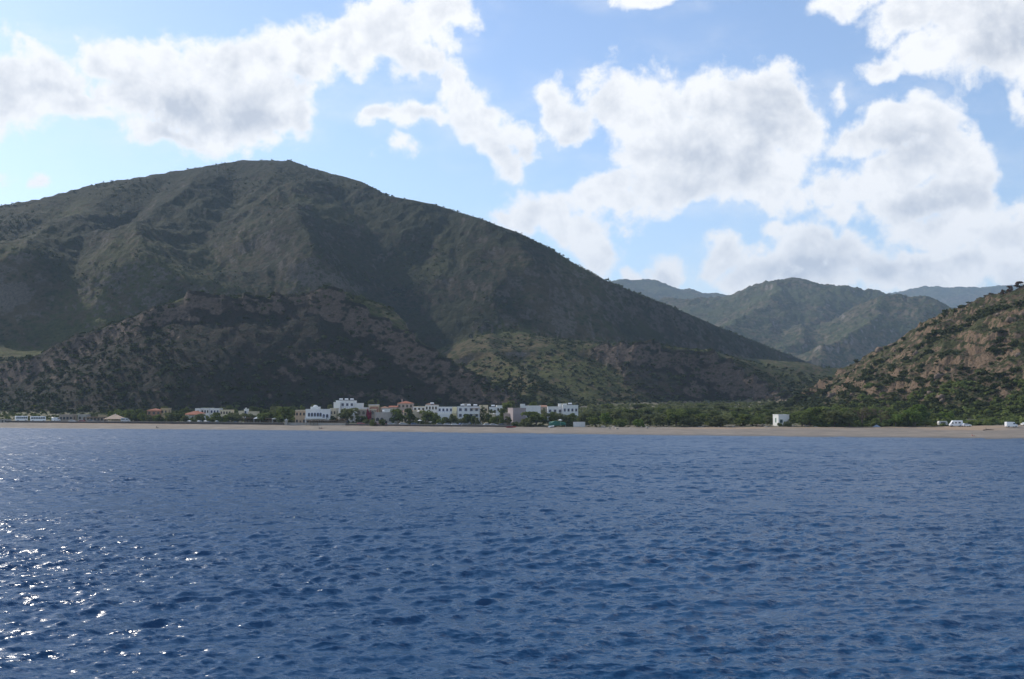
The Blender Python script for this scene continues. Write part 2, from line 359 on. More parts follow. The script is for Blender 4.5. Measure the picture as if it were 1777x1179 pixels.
# domain warp gives the hillsides gullies and buttresses
wsc = np.clip(cY / 1400, 0.35, 1.6)
wx = cX + 60 * wsc * fbm(cX, cY, 420, 3, seed=3); wy = cY + 45 * wsc * fbm(cX, cY, 380, 3, seed=5)
su = shoreY(CU); bu = backY(CU); bz = backZ(CU)
beach = np.where(cY < su, (cY - su) * 0.06, bz * np.clip((cY - su) / (bu - su), 0, 1) ** 0.85)
rise = np.clip(cY - bu, 0, None)
base = beach + 0.026 * rise
Hh = base.copy(); grp = np.full(cX.shape, -1)
K = 7.0
for nm, r in RIDGES.items():
    far = r['g'] == 2
    q = 0.25 if nm in ('crest', 'right', 'front', 'bench2', 'mid', 'far_l', 'far_r', 'mid_b', 'terrace3') else 0.8
    xx = cX + (wx - cX) * q; yy = cY + (wy - cY) * q
    d, z, fr = ridge_np(xx, yy, r)
    bk = r.get('flat', 1e9) * (np.clip((720 - CX - CU * F) / 160, 0, 1) if nm == 'front' else 1); dback = r['sb'] * np.minimum(d, bk) + .42 * np.maximum(d - bk, 0)
    sl_ = r['sf'] * fr + r['sb'] * (1 - fr)
    h = z - sl_ * d
    if nm == 'bench2m': h = z - (r['sf'] * d * fr + dback * (1 - fr))
    if nm in ('front', 'bench2'):   # steep broken face under the rim, gentler talus below
        drop = (np.minimum(d * 1.15, 26) + np.maximum(d - 23, 0) * r['sf'] * 0.82) * fr + dback * (1 - fr)
        h = z - drop
    if nm == 'crest':
        h = z - (r['sf'] * d * fr + r['sb'] * d * (1 - fr)); d_main = d.copy()
        for pts, hgt, wid in SPURS:
            dd = line_dist(wx, wy, pts); tent = np.clip(1 - dd / wid, 0, 1) ** 1.25
            h = h + np.clip(hgt, -.16 * d, .17 * d) * tent * fr * np.clip((h - 30) / 80, 0, 1)
    h = h - 2.0 - r.get('drop', 0)
    if nm == 'front': d_front = d.copy(); f_front = fr.copy()
    k = K * (3 if far else 1)
    new = np.where(np.abs(h - Hh) < k, np.maximum(h, Hh) + (k - np.abs(h - Hh)) ** 2 / (4 * k), np.maximum(h, Hh))
    gsel = np.where(fr > .5, 3, 4) if nm in ('front', 'bench2') else (4 if nm in ('bench2l', 'bench2m', 'terrace3') else r['g'])
    grp = np.where(h > Hh, gsel, grp); Hh = new
def upsample(A):
    n0, n1 = A.shape
    r = np.linspace(0, n0 - 1, NR); c = np.linspace(0, n1 - 1, NU)
    r0 = np.minimum(r.astype(int), n0 - 2); fr = (r - r0)[:, None]
    c0 = np.minimum(c.astype(int), n1 - 2); fc = (c - c0)[None, :]
    a = A[r0][:, c0]; b = A[r0][:, c0 + 1]; c_ = A[r0 + 1][:, c0]; d = A[r0 + 1][:, c0 + 1]
    return (a * (1 - fc) + b * fc) * (1 - fr) + (c_ * (1 - fc) + d * fc) * fr
H = upsample(Hh); BASE = upsample(base)
GU, GL = np.meshgrid(gu, gl); GY = np.exp(GL); GX = GU * GY
hill = np.clip((H - BASE) / 12, 0, 1)
dsc = np.clip(GY / 1500, 0.3, 3.0)
wgx = GX + 50 * fbm(GX, GY, 260, 3, seed=61); wgy = GY + 60 * fbm(GX, GY, 300, 3, seed=63)
n1 = 0.5 * fbm(wgx, wgy * 0.55, 190, 6, 0.55, ridged=True, seed=11) + 0.5 * fbm(wgx, wgy, 420, 5, 0.5, ridged=True, seed=12)
n2 = fbm(GX + 0.6 * GY, GY, 34, 4, 0.55, ridged=True, seed=13)
n3 = fbm(GX, GY, 9, 3, 0.6, seed=19)
rightm = upsample((grp == 1).astype(float))
calm = np.clip(upsample(d_main) / 220, .12, 1); calm = np.where(upsample((grp == 0).astype(float)) > .5, calm, 1); calm = calm * (1 - .6 * np.clip(upsample((grp == 4).astype(float)), 0, 1))
farm = upsample((grp == 2).astype(float))
H = H + calm * hill * np.clip((H - BASE) / 60, .25, 1) * (n1 - .25) * 40 * np.clip(dsc, .3, 1.8) * (1 - .45 * farm) + calm * hill * (n2 - .2) * 5.0 * np.clip(dsc, .5, 1.6) + hill * n3 * (0.9 * np.clip(dsc, .7, 2) + 2.0 * rightm)
# rock outcrops on the right hillside: stepped ledges
led = fbm(GX, GY, 60, 3, 0.5, seed=23)
outc = np.clip((led - 0.05) * 6, 0, 1) * rightm * hill * np.clip((H - 14) / 10, 0, 1)
stp = 8.5; Hq = (H + 9 * fbm(GX, GY, 45, 3, seed=71)) / stp; fr_ = Hq - np.floor(Hq)
H = H + outc * stp * (np.clip((fr_ - 0.5) * 3.2 + .5, 0, 1) - fr_) * 0.9
# nothing of the near mountain stands higher than its own sky line
cr = np.array(RIDGES['crest']['pts'], float); lim = np.array([(at(p[0], p[1], 1000).z - CAMH) / 1000 for p in cr])
limu = np.interp(CX + GU * F, cr[:, 0], lim) + .0012 * fbm(GX, GY, 60, 3, seed=111)
m0 = upsample(np.isin(grp, (0, 3, 4)).astype(float)) > .5
top = CAMH + GY * limu
H = np.where(m0 & (GY > 900), np.minimum(H, top), H)
flat = (1 - hill) * np.clip((GY - backY(GU)) / 20, 0, 1)
H = H + flat * 0.5 * fbm(GX, GY, 25, 3, seed=29) + 0.07 * np.clip((H + .2), 0, 1) * (1 - hill) * fbm(GX, GY, 4, 2, seed=31)
def zat(x, y):
    u = x / y
    fx = (u - U0) / (U1 - U0) * (NU - 1); fy = (np.log(y) - gl[0]) / (gl[-1] - gl[0]) * (NR - 1)
    fx = np.clip(fx, 0, NU - 1.001); fy = np.clip(fy, 0, NR - 1.001)
    i = np.floor(fy).astype(int); j = np.floor(fx).astype(int); a = fy - i; b = fx - j
    return (H[i, j] * (1 - b) + H[i, j + 1] * b) * (1 - a) + (H[i + 1, j] * (1 - b) + H[i + 1, j + 1] * b) * a
def gz(px, Y): return float(zat(np.array([(px - CX) / F * Y]), np.array([float(Y)]))[0])

# ------------------------------------------------------------------ materials
def mat(name):
    m = bpy.data.materials.new(name); m.use_nodes = True; m.node_tree.nodes.clear()
    N = NT(m.node_tree); o = N.n('ShaderNodeOutputMaterial'); b = N.n('ShaderNodeBsdfPrincipled')
    m.node_tree.links.new(b.outputs[0], o.inputs[0]); b.inputs['Specular IOR Level'].default_value = 0.25
    return m, N, b, o
def simple(name, c, rough=0.7, var=0.25, scale=1.5, metal=0.0, spec=0.3, bump=0.0):
    m, N, b, o = mat(name)
    tcn = N.n('ShaderNodeTexCoord').outputs['Object']
    n = N.noise(tcn, scale, 5, 0.6)
    n2 = N.noise(tcn, scale * 9, 3, 0.6)
    f = N.math('MULTIPLY_ADD', n, 0.7, N.math('MULTIPLY', n2, 0.3))
    c0 = tuple(max(0, x * (1 - var)) for x in c); c1 = tuple(min(1, x * (1 + var * 0.5)) for x in c)
    N.put(b.inputs['Base Color'], N.mix(N.ss(f, 0.3, 0.7), c0, c1))
    b.inputs['Roughness'].default_value = rough; b.inputs['Metallic'].default_value = metal; b.inputs['Specular IOR Level'].default_value = spec
    if bump: N.put(b.inputs['Normal'], N.bump(f, 0.6, bump))
    return m

def hill_mat(name, sets, sc=1.0, bumpk=2.2):
    """sets: list of (attribute or None, scrub, scrub2, earth, rock, scrub share, rock share)"""
    m, N, b, o = mat(name)
    p = N.pos(); ps = N.vscale(p, 1.0 / sc)
    big = N.noise(ps, 0.012, 5, 0.6); med = N.noise(ps, 0.07, 5, 0.65, 0.4); fine = N.noise(ps, 0.35, 5, 0.7)
    spots = N.voro(N.vmath('ADD', ps, N.vscale(N.noise(ps, .3, 3, .6, 0, color=True), 3.0)), 0.22)
    g = N.n('ShaderNodeNewGeometry').outputs['Normal']
    sz = N.n('ShaderNodeSeparateXYZ'); N.put(sz.inputs[0], g)
    steep = N.ss(sz.outputs[2], 0.62, 0.88, 1.0, 0.0)
    cover = N.math('ADD', N.math('MULTIPLY', big, 0.8), N.math('ADD', N.math('MULTIPLY', med, 0.8), N.math('MULTIPLY_ADD', spots, -0.55, N.math('MULTIPLY', fine, 0.8))))
    cover = N.math('MULTIPLY_ADD', steep, -0.22, cover)
    gmix = N.ss(N.math('MULTIPLY_ADD', big, .5, N.math('MULTIPLY', fine, .5)), .4, .62)
    rkb = N.math('ADD', N.math('MULTIPLY', steep, 0.55), N.noise(ps, 0.05, 6, 0.7))
    e1 = N.ss(fine, .35, .7); r1_ = N.ss(N.noise(ps, 0.6, 5, .7), .35, .65)
    res = None
    for (att, scrub, scrub2, earth, rock, ss_, rs_) in sets:
        cov = N.ss(cover, 1.02 - ss_ * 0.5, 1.22 - ss_ * 0.5)
        bare = N.mix(N.ss(rkb, 0.98 - rs_ * 0.5, 1.12 - rs_ * 0.5), N.mix(e1, tuple(x * .72 for x in earth), earth), N.mix(r1_, tuple(x * .6 for x in rock), rock))
        c = N.mix(cov, bare, N.mix(gmix, scrub, scrub2))
        if att: c = N.mix(N.n('ShaderNodeAttribute', attribute_name=att).outputs['Fac'], res, c)
        res = c
    N.put(b.inputs['Base Color'], res); b.inputs['Roughness'].default_value = 0.95; b.inputs['Specular IOR Level'].default_value = 0.08
    h = N.math('ADD', fine, N.math('MULTIPLY', med, 1.6))
    N.put(b.inputs['Normal'], N.bump(h, 1.0, bumpk * sc))
    return m
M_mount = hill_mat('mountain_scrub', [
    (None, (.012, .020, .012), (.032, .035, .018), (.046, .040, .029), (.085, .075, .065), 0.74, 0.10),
    ('grass_light', (.024, .034, .014), (.090, .094, .033), (.115, .094, .052), (.16, .14, .11), 0.55, 0.15),  # grassy cover, with the benches' sunlit tone painted into its colours
    ('cliff_shade', (.014, .020, .014), (.028, .029, .020), (.042, .036, .029), (.14, .108, .085), 0.46, 0.20)], 1.4)  # scrub and brown soil, with the steep faces' shade painted into the colours
M_right = hill_mat('rocky_hillside', [(None, (.034, .044, .018), (.068, .070, .030), (.115, .084, .056), (.21, .148, .100), 0.50, 0.66)], 0.8)
M_far = hill_mat('far_hills_scrub', [(None, (.030, .044, .022), (.072, .082, .038), (.13, .108, .07), (.22, .19, .16), 0.60, 0.30)], 3.5)

m, N, b, o = mat('pebble_beach'); M_beach = m
p = N.pos(); szz = N.n('ShaderNodeSeparateXYZ'); N.put(szz.inputs[0], p)
st = N.mapping(p, scale=(0.25, 1, 1))
n = N.noise(st, 0.5, 5, .6); peb = N.noise(p, 3.0, 4, .7)
c = N.mix(N.ss(n, .35, .65), (.195, .168, .136), (.295, .250, .202))
c = N.mix(N.ss(peb, .4, .62), N.mix(.35, c, (.15, .13, .12)), c)
wet = N.ss(N.math('MULTIPLY_ADD', N.noise(N.mapping(p, scale=(.2, 1, 1)), .6, 3, .6), .5, szz.outputs[2]), .30, .75, 1.0, 0.0)
bands = N.noise(N.mapping(p, scale=(.02, .02, 1)), 5.0, 4, .6)
c = N.mix(N.ss(bands, .42, .62), N.mix(.45, c, (.13, .115, .10)), c)
c = N.mix(N.math('MULTIPLY', wet, .70), c, (.07, .065, .06))
ora = N.math('MULTIPLY', N.ss(szz.outputs[2], 1.75, 2.2), N.ss(N.n('ShaderNodeSeparateXYZ') and N.noise(N.mapping(p, scale=(.3, 1, 1)), .04, 3, .5), .42, .55))
c = N.mix(N.math('MULTIPLY', ora, .55), c, (.38, .25, .15))
N.put(b.inputs['Base Color'], c); N.put(b.inputs['Roughness'], N.math('MULTIPLY_ADD', wet, -.45, .95)); N.put(b.inputs['Normal'], N.bump(peb, .7, .25))

m, N, b, o = mat('dry_ground'); M_ground = m
p = N.pos(); n = N.noise(p, .06, 5, .65); n2 = N.noise(p, .8, 4, .7)
c = N.mix(N.ss(n, .4, .6), (.21, .17, .12), (.10, .105, .055))
c = N.mix(N.ss(n2, .4, .65), N.mix(.4, c, (.07, .07, .04)), c)
N.put(b.inputs['Base Color'], c); b.inputs['Roughness'].default_value = .95; N.put(b.inputs['Normal'], N.bump(n2, .8, .4))

# ------------------------------------------------------------------ terrain objects
GRP = upsample((grp).astype(float)); GRP = np.where(hill > 0.15, np.round(GRP), -1)
g_far = upsample((grp == 2).astype(float)); g_r = rightm; g_f = upsample((grp == 3).astype(float))
fid = np.zeros(H.shape, int)                       # 0 beach, 1 valley ground, 2 mountain, 3 right hillside, 4 distant hills
fid[:] = 1
fid[GY < backY(GU) + 2.0] = 0
fid[(hill > 0.12) & (g_far < .5) & (g_r < .5)] = 2
fid[(hill > 0.12) & (g_r >= .5)] = 3
fid[(g_far >= .5)] = 4
fid[(fid >= 2) & (GY < backY(GU) + 2.0)] = 0
gfr = upsample(f_front); dfr = upsample(d_front)
w_cliff_shade = np.clip(upsample((grp == 3).astype(float)) * 1.6 - .3 + .5 * fbm(GX, GY, 40, 3, seed=101), 0, 1)  # where the painted shade darkens the spur and bluff faces
w_grass_light = np.clip(upsample((grp == 4).astype(float)) * 1.5 - .2, 0, 1)  # where the painted sunlit tone lightens benches and open slopes
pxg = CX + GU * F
w_grass_light = np.maximum(w_grass_light, np.clip(1.25 - dfr / 300 + .9 * fbm(GX, GY, 120, 4, seed=103), 0, 1) * (gfr < .5) * np.clip((700 - pxg) / 120, 0, 1))
w_grass_light = np.maximum(w_grass_light, np.clip(fbm(GX, GY * .7, 260, 4, seed=105) * 2.4 - .25, 0, .6)) * (1 - w_cliff_shade)
allV = np.stack([GX, GY, H], -1).reshape(-1, 3)
ii = np.arange(NR - 1)[:, None] * NU + np.arange(NU - 1)[None, :]
quads = np.stack([ii, ii + 1, ii + NU + 1, ii + NU], -1).reshape(-1, 4)
qf = fid[:-1, :-1].reshape(-1)
def sub_mesh(name, sel, mt):
    q = quads[sel]; used, inv = np.unique(q, return_inverse=True)
    o = mesh_np(name, allV[used], inv.reshape(-1, 4), mt, smooth=True, attrs={'cliff_shade': ('POINT', w_cliff_shade.ravel()[used]), 'grass_light': ('POINT', w_grass_light.ravel()[used])} if mt is M_mount else None); tag(o, kind='structure'); return o
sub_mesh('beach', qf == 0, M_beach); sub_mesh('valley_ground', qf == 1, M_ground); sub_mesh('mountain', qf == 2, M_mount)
sub_mesh('rocky_hillside', qf == 3, M_right); sub_mesh('distant_hills', qf == 4, M_far)

# ------------------------------------------------------------------ sea
m, N, b, o = mat('sea_water'); M_sea = m
N.t.nodes.remove(b)
p = N.pos()
dist = N.vmath('LENGTH', N.vmath('MULTIPLY', p, (1, 1, 0)))
r1 = N.noise(N.mapping(p, scale=(0.75, 1.5, 1), rot=(0, 0, .25)), 1.5, 5, 0.62, 0.5)
r2 = N.noise(N.mapping(p, scale=(1, 1.6, 1), rot=(0, 0, -.3)), 5.5, 4, 0.6)
big = N.noise(N.mapping(p, scale=(0.35, 1, 1), rot=(0, 0, .12)), 0.035, 4, 0.6)
gust = N.math('MULTIPLY', N.ss(big, .36, .64, .62, 1.15), N.ss(N.noise(N.mapping(p, scale=(.5, 1, 1)), .35, 3, .6), .35, .65, .7, 1.2))
# capillary ripples: small facets tilted at random about the wave's own normal
c1 = N.noise(N.mapping(p, scale=(0.7, 1.35, 1), rot=(0, 0, .2)), 3.7, 6, 0.76, 0.3, color=True)
tilt = N.vmath('MULTIPLY', N.vmath('SUBTRACT', c1, (0.5, 0.5, 0.5)), (3.0, 2.5, 0))
c2 = N.noise(N.mapping(p, scale=(0.55, 1.3, 1), rot=(0, 0, -.12)), 0.75, 4, 0.6, 0.4, color=True)
tilt = N.vmath('ADD', tilt, N.vmath('MULTIPLY', N.vmath('SUBTRACT', c2, (0.5, 0.5, 0.5)), (1.0, 1.3, 0)))
tilt = N.vscale(tilt, gust)
nb = N.vmath('NORMALIZE', N.vmath('ADD', N.n('ShaderNodeNewGeometry').outputs['Normal'], tilt))
fr = N.n('ShaderNodeFresnel'); fr.inputs[0].default_value = 1.333; N.put(fr.inputs[1], nb)
df = N.n('ShaderNodeBsdfDiffuse'); df.inputs[0].default_value = (.009, .052, .125, 1); N.put(df.inputs['Normal'], nb)
gl_ = N.n('ShaderNodeBsdfGlossy'); gl_.inputs[0].default_value = (1, 1, 1, 1)
N.put(gl_.inputs['Roughness'], N.ss(dist, 60, 500, 0.21, 0.32)); N.put(gl_.inputs['Normal'], nb)
mx = N.n('ShaderNodeMixShader'); N.put(mx.inputs[0], N.math('MULTIPLY', N.math('SUBTRACT', 1.0, N.math('EXPONENT', N.math('MULTIPLY', fr.outputs[0], -2.2))), 0.38)); N.t.links.new(df.outputs[0], mx.inputs[1]); N.t.links.new(gl_.outputs[0], mx.inputs[2])
at_ = N.n('ShaderNodeAttribute', attribute_name='foam')
fo = N.n('ShaderNodeBsdfDiffuse'); fo.inputs[0].default_value = (.75, .78, .8, 1)
mx2 = N.n('ShaderNodeMixShader')
fm = N.math('MULTIPLY', at_.outputs['Fac'], N.ss(N.noise(p, 7, 4, .7), .42, .6))
N.put(mx2.inputs[0], fm); N.t.links.new(mx.outputs[0], mx2.inputs[1]); N.t.links.new(fo.outputs[0], mx2.inputs[2])
N.t.links.new(mx2.outputs[0], o.inputs[0])

def make_sea():
    nu, nr = 2000, 1500
    u = np.linspace(-0.80, 0.80, nu); y = np.exp(np.linspace(math.log(48), math.log(890), nr)) - 30
    dy = np.gradient(y)
    Y = np.repeat(y[:, None], nu, 1); X = (Y + 55) * u[None, :]
    Z = np.zeros_like(X); DX = np.zeros_like(X); DY = np.zeros_like(X); J = np.zeros_like(X)
    r = np.random.default_rng(3)
    n = 104
    lam = np.exp(np.linspace(math.log(0.32), math.log(10), n)) * r.uniform(.95, 1.05, n)
    gustm = 0.75 + 0.5 * fbm(X * .35, Y, 45, 3, seed=41)
    for i, L in enumerate(lam):
        spread = 1.15 if L < 3 else 0.7
        th = math.radians(-78) + r.normal(0, spread * .55)        # travelling towards the viewer, a little to the right
        k = 2 * math.pi / L; kx, ky = k * math.cos(th), k * math.sin(th)
        s = 0.072 if L < 1.4 else (0.052 if L < 3.0 else 0.018)
        a = s / k
        nrow = int(np.searchsorted(dy * 2.6, L))
        if nrow < 5: continue
        ph = r.uniform(0, 6.28)
        Xs, Ys = X[:nrow], Y[:nrow]
        fade = np.clip((L / (dy[:nrow] * 2.6) - 1) * 1.8, 0, 1)[:, None]
        arg = (kx * Xs + ky * Ys + ph).astype(np.float32)
        A = (a * fade) * (gustm[:nrow] if L < 5 else 1)
        c = np.cos(arg) * A; sN = np.sin(arg) * A
        Z[:nrow] += c
        DX[:nrow] -= math.cos(th) * sN * .6; DY[:nrow] -= math.sin(th) * sN * .6
        if L > 1.2: J[:nrow] += k * c
    V = np.stack([X + DX, Y + DY, Z], -1).reshape(-1, 3)
    lim = np.where(Y < 260, 0.62, 9)
    foam = np.clip((J - lim) * 6, 0, 1)
    ii = np.arange(nr - 1)[:, None] * nu + np.arange(nu - 1)[None, :]
    q = np.stack([ii, ii + 1, ii + nu + 1, ii + nu], -1).reshape(-1, 4)
    # calmer outer sheet: skirts left, right and behind the viewer join the edge of the wave mesh
    o = mesh_np('sea', V, q, M_sea, smooth=True, attrs={'foam': ('POINT', foam.ravel())})
    tag(o, kind='structure')
    print('slope check', float(np.std(np.diff(Z[100]) / np.diff(X[100]))), float(np.std(J[:500])), float(foam.mean()))
make_sea()
ob = MB(); S = 8300
ob.add([(-S, -250, -.5), (S, -250, -.5), (S, 9200, -.5), (-S, 9200, -.5)], [(0, 1, 2, 3)])
tag(ob.build('open_sea', M_sea), kind='structure')

# ------------------------------------------------------------------ vegetation
def leaf_mat(name, c0, c1, trans=0.38):
    m, N, b, o = mat(name)
    tint = N.n('ShaderNodeAttribute', attribute_name='tint').outputs['Fac']
    n = N.noise(N.pos(), 0.9, 3, .6)
    f = N.math('MULTIPLY_ADD', n, .5, N.math('MULTIPLY_ADD', tint, .7, -.12), clamp=True)
    c = N.mix(f, c0, c1)
    N.t.nodes.remove(b)
    d = N.n('ShaderNodeBsdfDiffuse'); N.put(d.inputs[0], c); t = N.n('ShaderNodeBsdfTranslucent'); N.put(t.inputs[0], N.mix(.4, c, (.16, .19, .04)))
    mx = N.n('ShaderNodeMixShader'); mx.inputs[0].default_value = trans
    N.t.links.new(d.outputs[0], mx.inputs[1]); N.t.links.new(t.outputs[0], mx.inputs[2]); N.t.links.new(mx.outputs[0], o.inputs[0])
    return m
M_leaf = leaf_mat('tamarisk_leaves', (.060, .085, .026), (.20, .235, .080))
M_leaf_dk = leaf_mat('dark_leaves', (.036, .054, .022), (.11, .135, .055))
M_leaf_olive = leaf_mat('olive_leaves', (.075, .088, .045), (.19, .20, .10))
M_leaf_lime = leaf_mat('bright_leaves', (.06, .10, .02), (.18, .25, .06))
M_leaf_brown = leaf_mat('dry_brown_leaves', (.085, .065, .05), (.17, .125, .095), .15)
M_leaf_rust = leaf_mat('rusty_leaves', (.07, .035, .03), (.16, .075, .05), .15)
M_leaf_red = leaf_mat('bougainvillea_flowers', (.22, .02, .05), (.42, .05, .10), .2)
M_bark = simple('bark', (.12, .095, .075), .9, .4, 3, bump=.05)
M_scrub = leaf_mat('scrub_leaves', (.026, .036, .015), (.085, .092, .040), .12)
M_scrub_m = leaf_mat('mountain_scrub_leaves', (.028, .036, .020), (.075, .088, .045), .08)

def leaf_cloud(r, lobes, n, size, flatten=0.0):
    """small leaf-clump quads spread through a set of ellipsoid lobes; returns verts, quads, tint"""
    L = np.array(lobes, float); vol = (L[:, 3] * L[:, 4] * L[:, 5]) ** (2 / 3); pr = vol / vol.sum()
    k = r.choice(len(L), n, p=pr)
    d = r.normal(size=(n, 3)); d /= np.linalg.norm(d, axis=1)[:, None]
    d[:, 2] = np.where((d[:, 2] < -.35) & (r.random(n) < .7), -d[:, 2], d[:, 2])
    rad = 1 - np.abs(r.normal(0, .20, n)); rad = np.clip(rad + r.normal(0, .05, n), .2, 1.12)
    c = L[k, :3] + d * rad[:, None] * L[k, 3:6]
    nn = d + r.normal(0, .55, (n, 3)); nn /= np.linalg.norm(nn, axis=1)[:, None]
    up = r.normal(size=(n, 3)); t = np.cross(nn, up); t /= np.linalg.norm(t, axis=1)[:, None]; b = np.cross(nn, t)
    s = size * r.uniform(.55, 1.25, n)[:, None]; a = r.uniform(.5, 1, n)[:, None]
    V = np.stack([c - t * s - b * s * a, c + t * s * .8 - b * s * a * .7, c + t * s + b * s * a * .9, c - t * s * .7 + b * s * a], 1)
    V += r.normal(0, size * .12, V.shape)
    tint = np.clip(r.random(len(L))[k] * .6 + r.random(n) * .4, 0, 1)
    return V.reshape(-1, 3), np.arange(n * 4).reshape(-1, 4), tint
def tree_proto(kind, seed):
    """unit tree: height 1, crown about 1 wide"""
    r = np.random.default_rng(seed); lobes = []
    if kind == 'round':
        for i in range(11):
            a = r.uniform(0, 6.28); q = r.uniform(.08, .30)
            lobes.append((q * math.cos(a), q * math.sin(a), r.uniform(.20, .80), r.uniform(.17, .28), r.uniform(.17, .28), r.uniform(.13, .2)))
        n, sz, th = 1100, .042, .14
    elif kind == 'loose':
        for i in range(14):
            a = r.uniform(0, 6.28); q = r.uniform(.12, .40); z = r.uniform(.18, .88)
            lobes.append((q * math.cos(a) * (1.15 - z * .6), q * math.sin(a) * (1.15 - z * .6), z, r.uniform(.12, .2), r.uniform(.12, .2), r.uniform(.09, .15)))
        n, sz, th = 1000, .040, .2
    elif kind == 'low':
        for i in range(12):
            a = r.uniform(0, 6.28); q = r.uniform(.1, .42)
            lobes.append((q * math.cos(a), q * math.sin(a), r.uniform(.12, .62) * (1.1 - q), r.uniform(.12, .2), r.uniform(.12, .2), r.uniform(.16, .3)))
        n, sz, th = 1000, .044, .08
    elif kind == 'cypress':
        for i in range(11):
            z = .08 + .88 * i / 10; w = .40 * math.sin(math.pi * min(.97, (.16 + .84 * z))) ** .6
            lobes.append((r.normal(0, .03), r.normal(0, .03), z, w * r.uniform(.85, 1.1), w * r.uniform(.85, 1.1), .09))
        n, sz, th = 700, .035, .06
    elif kind == 'bare':
        for i in range(20):
            a = r.uniform(0, 6.28); q = r.uniform(.05, .40); z = r.uniform(.35, .9)
            lobes.append((q * math.cos(a), q * math.sin(a), z, .12, .12, .09))
        n, sz, th = 650, .017, .3
    V, Q, T = leaf_cloud(r, lobes, n, sz)
    mb = MB(); mb.cyl((0, 0, -.06), (.01, .0, th + .12), .030, .022, 7)
    for i in range(6):
        l = lobes[int(r.integers(len(lobes)))]
        mid = (l[0] * .45, l[1] * .45, th + .1 + (l[2] - th) * .35)
        mb.cyl((.01, 0, th + r.uniform(-.02, .1)), mid, .018, .012, 5); mb.cyl(mid, (l[0], l[1], l[2]), .012, .005, 5)
    return V, Q, T, mb
_protos = {}
def get_proto(kind, var, lm):
    key = (kind, var, lm.name)
    if key not in _protos:
        V, Q, T, mb = tree_proto(kind, hash((kind == 'round', kind == 'loose', kind == 'low', kind == 'cypress')) % 1000 + var * 17 + len(kind))
        c = mesh_np('crown', V, Q, lm, attrs={'tint': ('FACE', T)}); t = mb.build('trunk', M_bark)
        _protos[key] = (c.data, t.data)
        bpy.data.objects.remove(c); bpy.data.objects.remove(t)
    return _protos[key]
rnd = random.Random(5)
def tree(px, ptop, D, wpx, kind, lm, label, name='tree', group=None, cat='tree', bury=0.0):
    """px: image column of the stem; ptop: image row its top reaches; wpx: crown width; all turned into metres at D"""
    x = (px - CX) / F * D; z = gz(px, D) - bury
    h = max(1.2, at(px, ptop, D).z - z); w = wpx / F * D * 1.12
    o = empty(name, (x, D, z), rnd.uniform(0, 6.28))
    o.scale = (w, w * rnd.uniform(.85, 1.05), h)
    cm, tm = get_proto(kind, rnd.randrange(5), lm)
    for nm, me in (('trunk', tm), ('crown', cm)):
        c = bpy.data.objects.new(nm, me); c.parent = o; col.objects.link(c)
    tag(o, label, cat, group); return o

# --- the dense tree line behind the right half of the beach
GR = 'tamarisks of the tree line behind the beach'
TL = 'green tamarisk in the dense tree line behind the right half of the beach'
TLr = [ # px, ptop, dD, w, kind
 (1032,722,6,26),(1052,716,14,28),(1075,720,6,26),(1092,714,18,30),(1108,722,4,24),(1128,716,14,30),(1150,712,10,36),(1172,708,8,44),(1196,712,7,40),(1214,716,14,36),
 (1288,718,14,40),(1312,722,9,34),(1330,722,20,24),(1390,710,10,40),(1404,706,18,42),(1424,702,12,48),(1446,708,8,40),(1462,714,10,34),(1476,706,22,40),(1508,704,24,40),
 (1546,708,20,36),(1562,704,12,44),(1582,710,8,34),(1594,700,24,44),(1625,716,16,34),(1640,706,30,40),(1552,716,6,30)]
for px, pt, dd, w in TLr:
    D = float(backY((px - CX) / F)) + dd
    tree(px, pt, D, w, rnd.choice(['round', 'low', 'round', 'loose']), rnd.choice([M_leaf, M_leaf_olive, M_leaf, M_leaf_lime]), TL, 'tamarisk_tree', GR)
tree(1248, 713, 470, 54, 'low', M_leaf_olive, 'grey-green spreading tamarisk standing forward on the sand, with a dark shadow', 'tamarisk_tree')
tree(1364, 727, 466, 15, 'low', M_leaf_olive, 'low olive bush covering the lower right corner of the lone white cube house', 'shrub', cat='shrub')
tree(1351, 731, 466, 10, 'low', M_leaf, 'tiny green bush at the lower left corner of the lone white cube house', 'shrub', cat='shrub')
tree(1494, 705, 464, 44, 'bare', M_leaf_brown, 'larger of the two half-bare brownish trees at the top of the beach', 'bare_tree')
tree(1527, 709, 468, 34, 'bare', M_leaf_brown, 'smaller half-bare brownish tree just right of the larger one on the beach', 'bare_tree')
tree(1472, 712, 462, 36, 'loose', M_leaf_olive, 'grey-green tree touching the left side of the larger half-bare brown tree', 'tamarisk_tree')
tree(1604, 727, 461, 28, 'round', M_leaf, 'low round bush with trunk at the sand edge left of the pale caravan', 'tamarisk_tree')
tree(1586, 717, 463, 22, 'round', M_leaf_lime, 'small bright round tree left of the low bush beside the caravan', 'tamarisk_tree')
# second and third rows up the valley
GR2 = 'trees filling the valley floor behind the tree line'
for i in range(64):
    px = 1020 + 395 * (i + rnd.random() * .8) / 64; D = rnd.choice([520, 560, 620, 690, 760]) + rnd.uniform(-15, 15)
    pt = 712 - (D - 500) * .035 + rnd.uniform(-4, 4)
    tree(px, pt, D, rnd.uniform(20, 34), rnd.choice(['round', 'low', 'loose']), rnd.choice([M_leaf, M_leaf_dk, M_leaf_olive, M_leaf_dk]), 'dark green tree in the wooded valley floor behind the beach tree line', 'valley_tree', GR2)
GR3 = 'trees between the last white house and the tree line'
for px, pt, D, w in [(1008,714,505,26),(1022,706,560,30),(1040,708,600,30),(1060,706,640,30),(985,716,500,26),(968,714,506,24),(1000,722,494,22),(1080,704,650,30)]:
    tree(px, pt, D, w, rnd.choice(['low', 'round']), rnd.choice([M_leaf, M_leaf_olive, M_leaf_dk]), 'green tree in the clump right of the long white house', 'garden_tree', GR3)

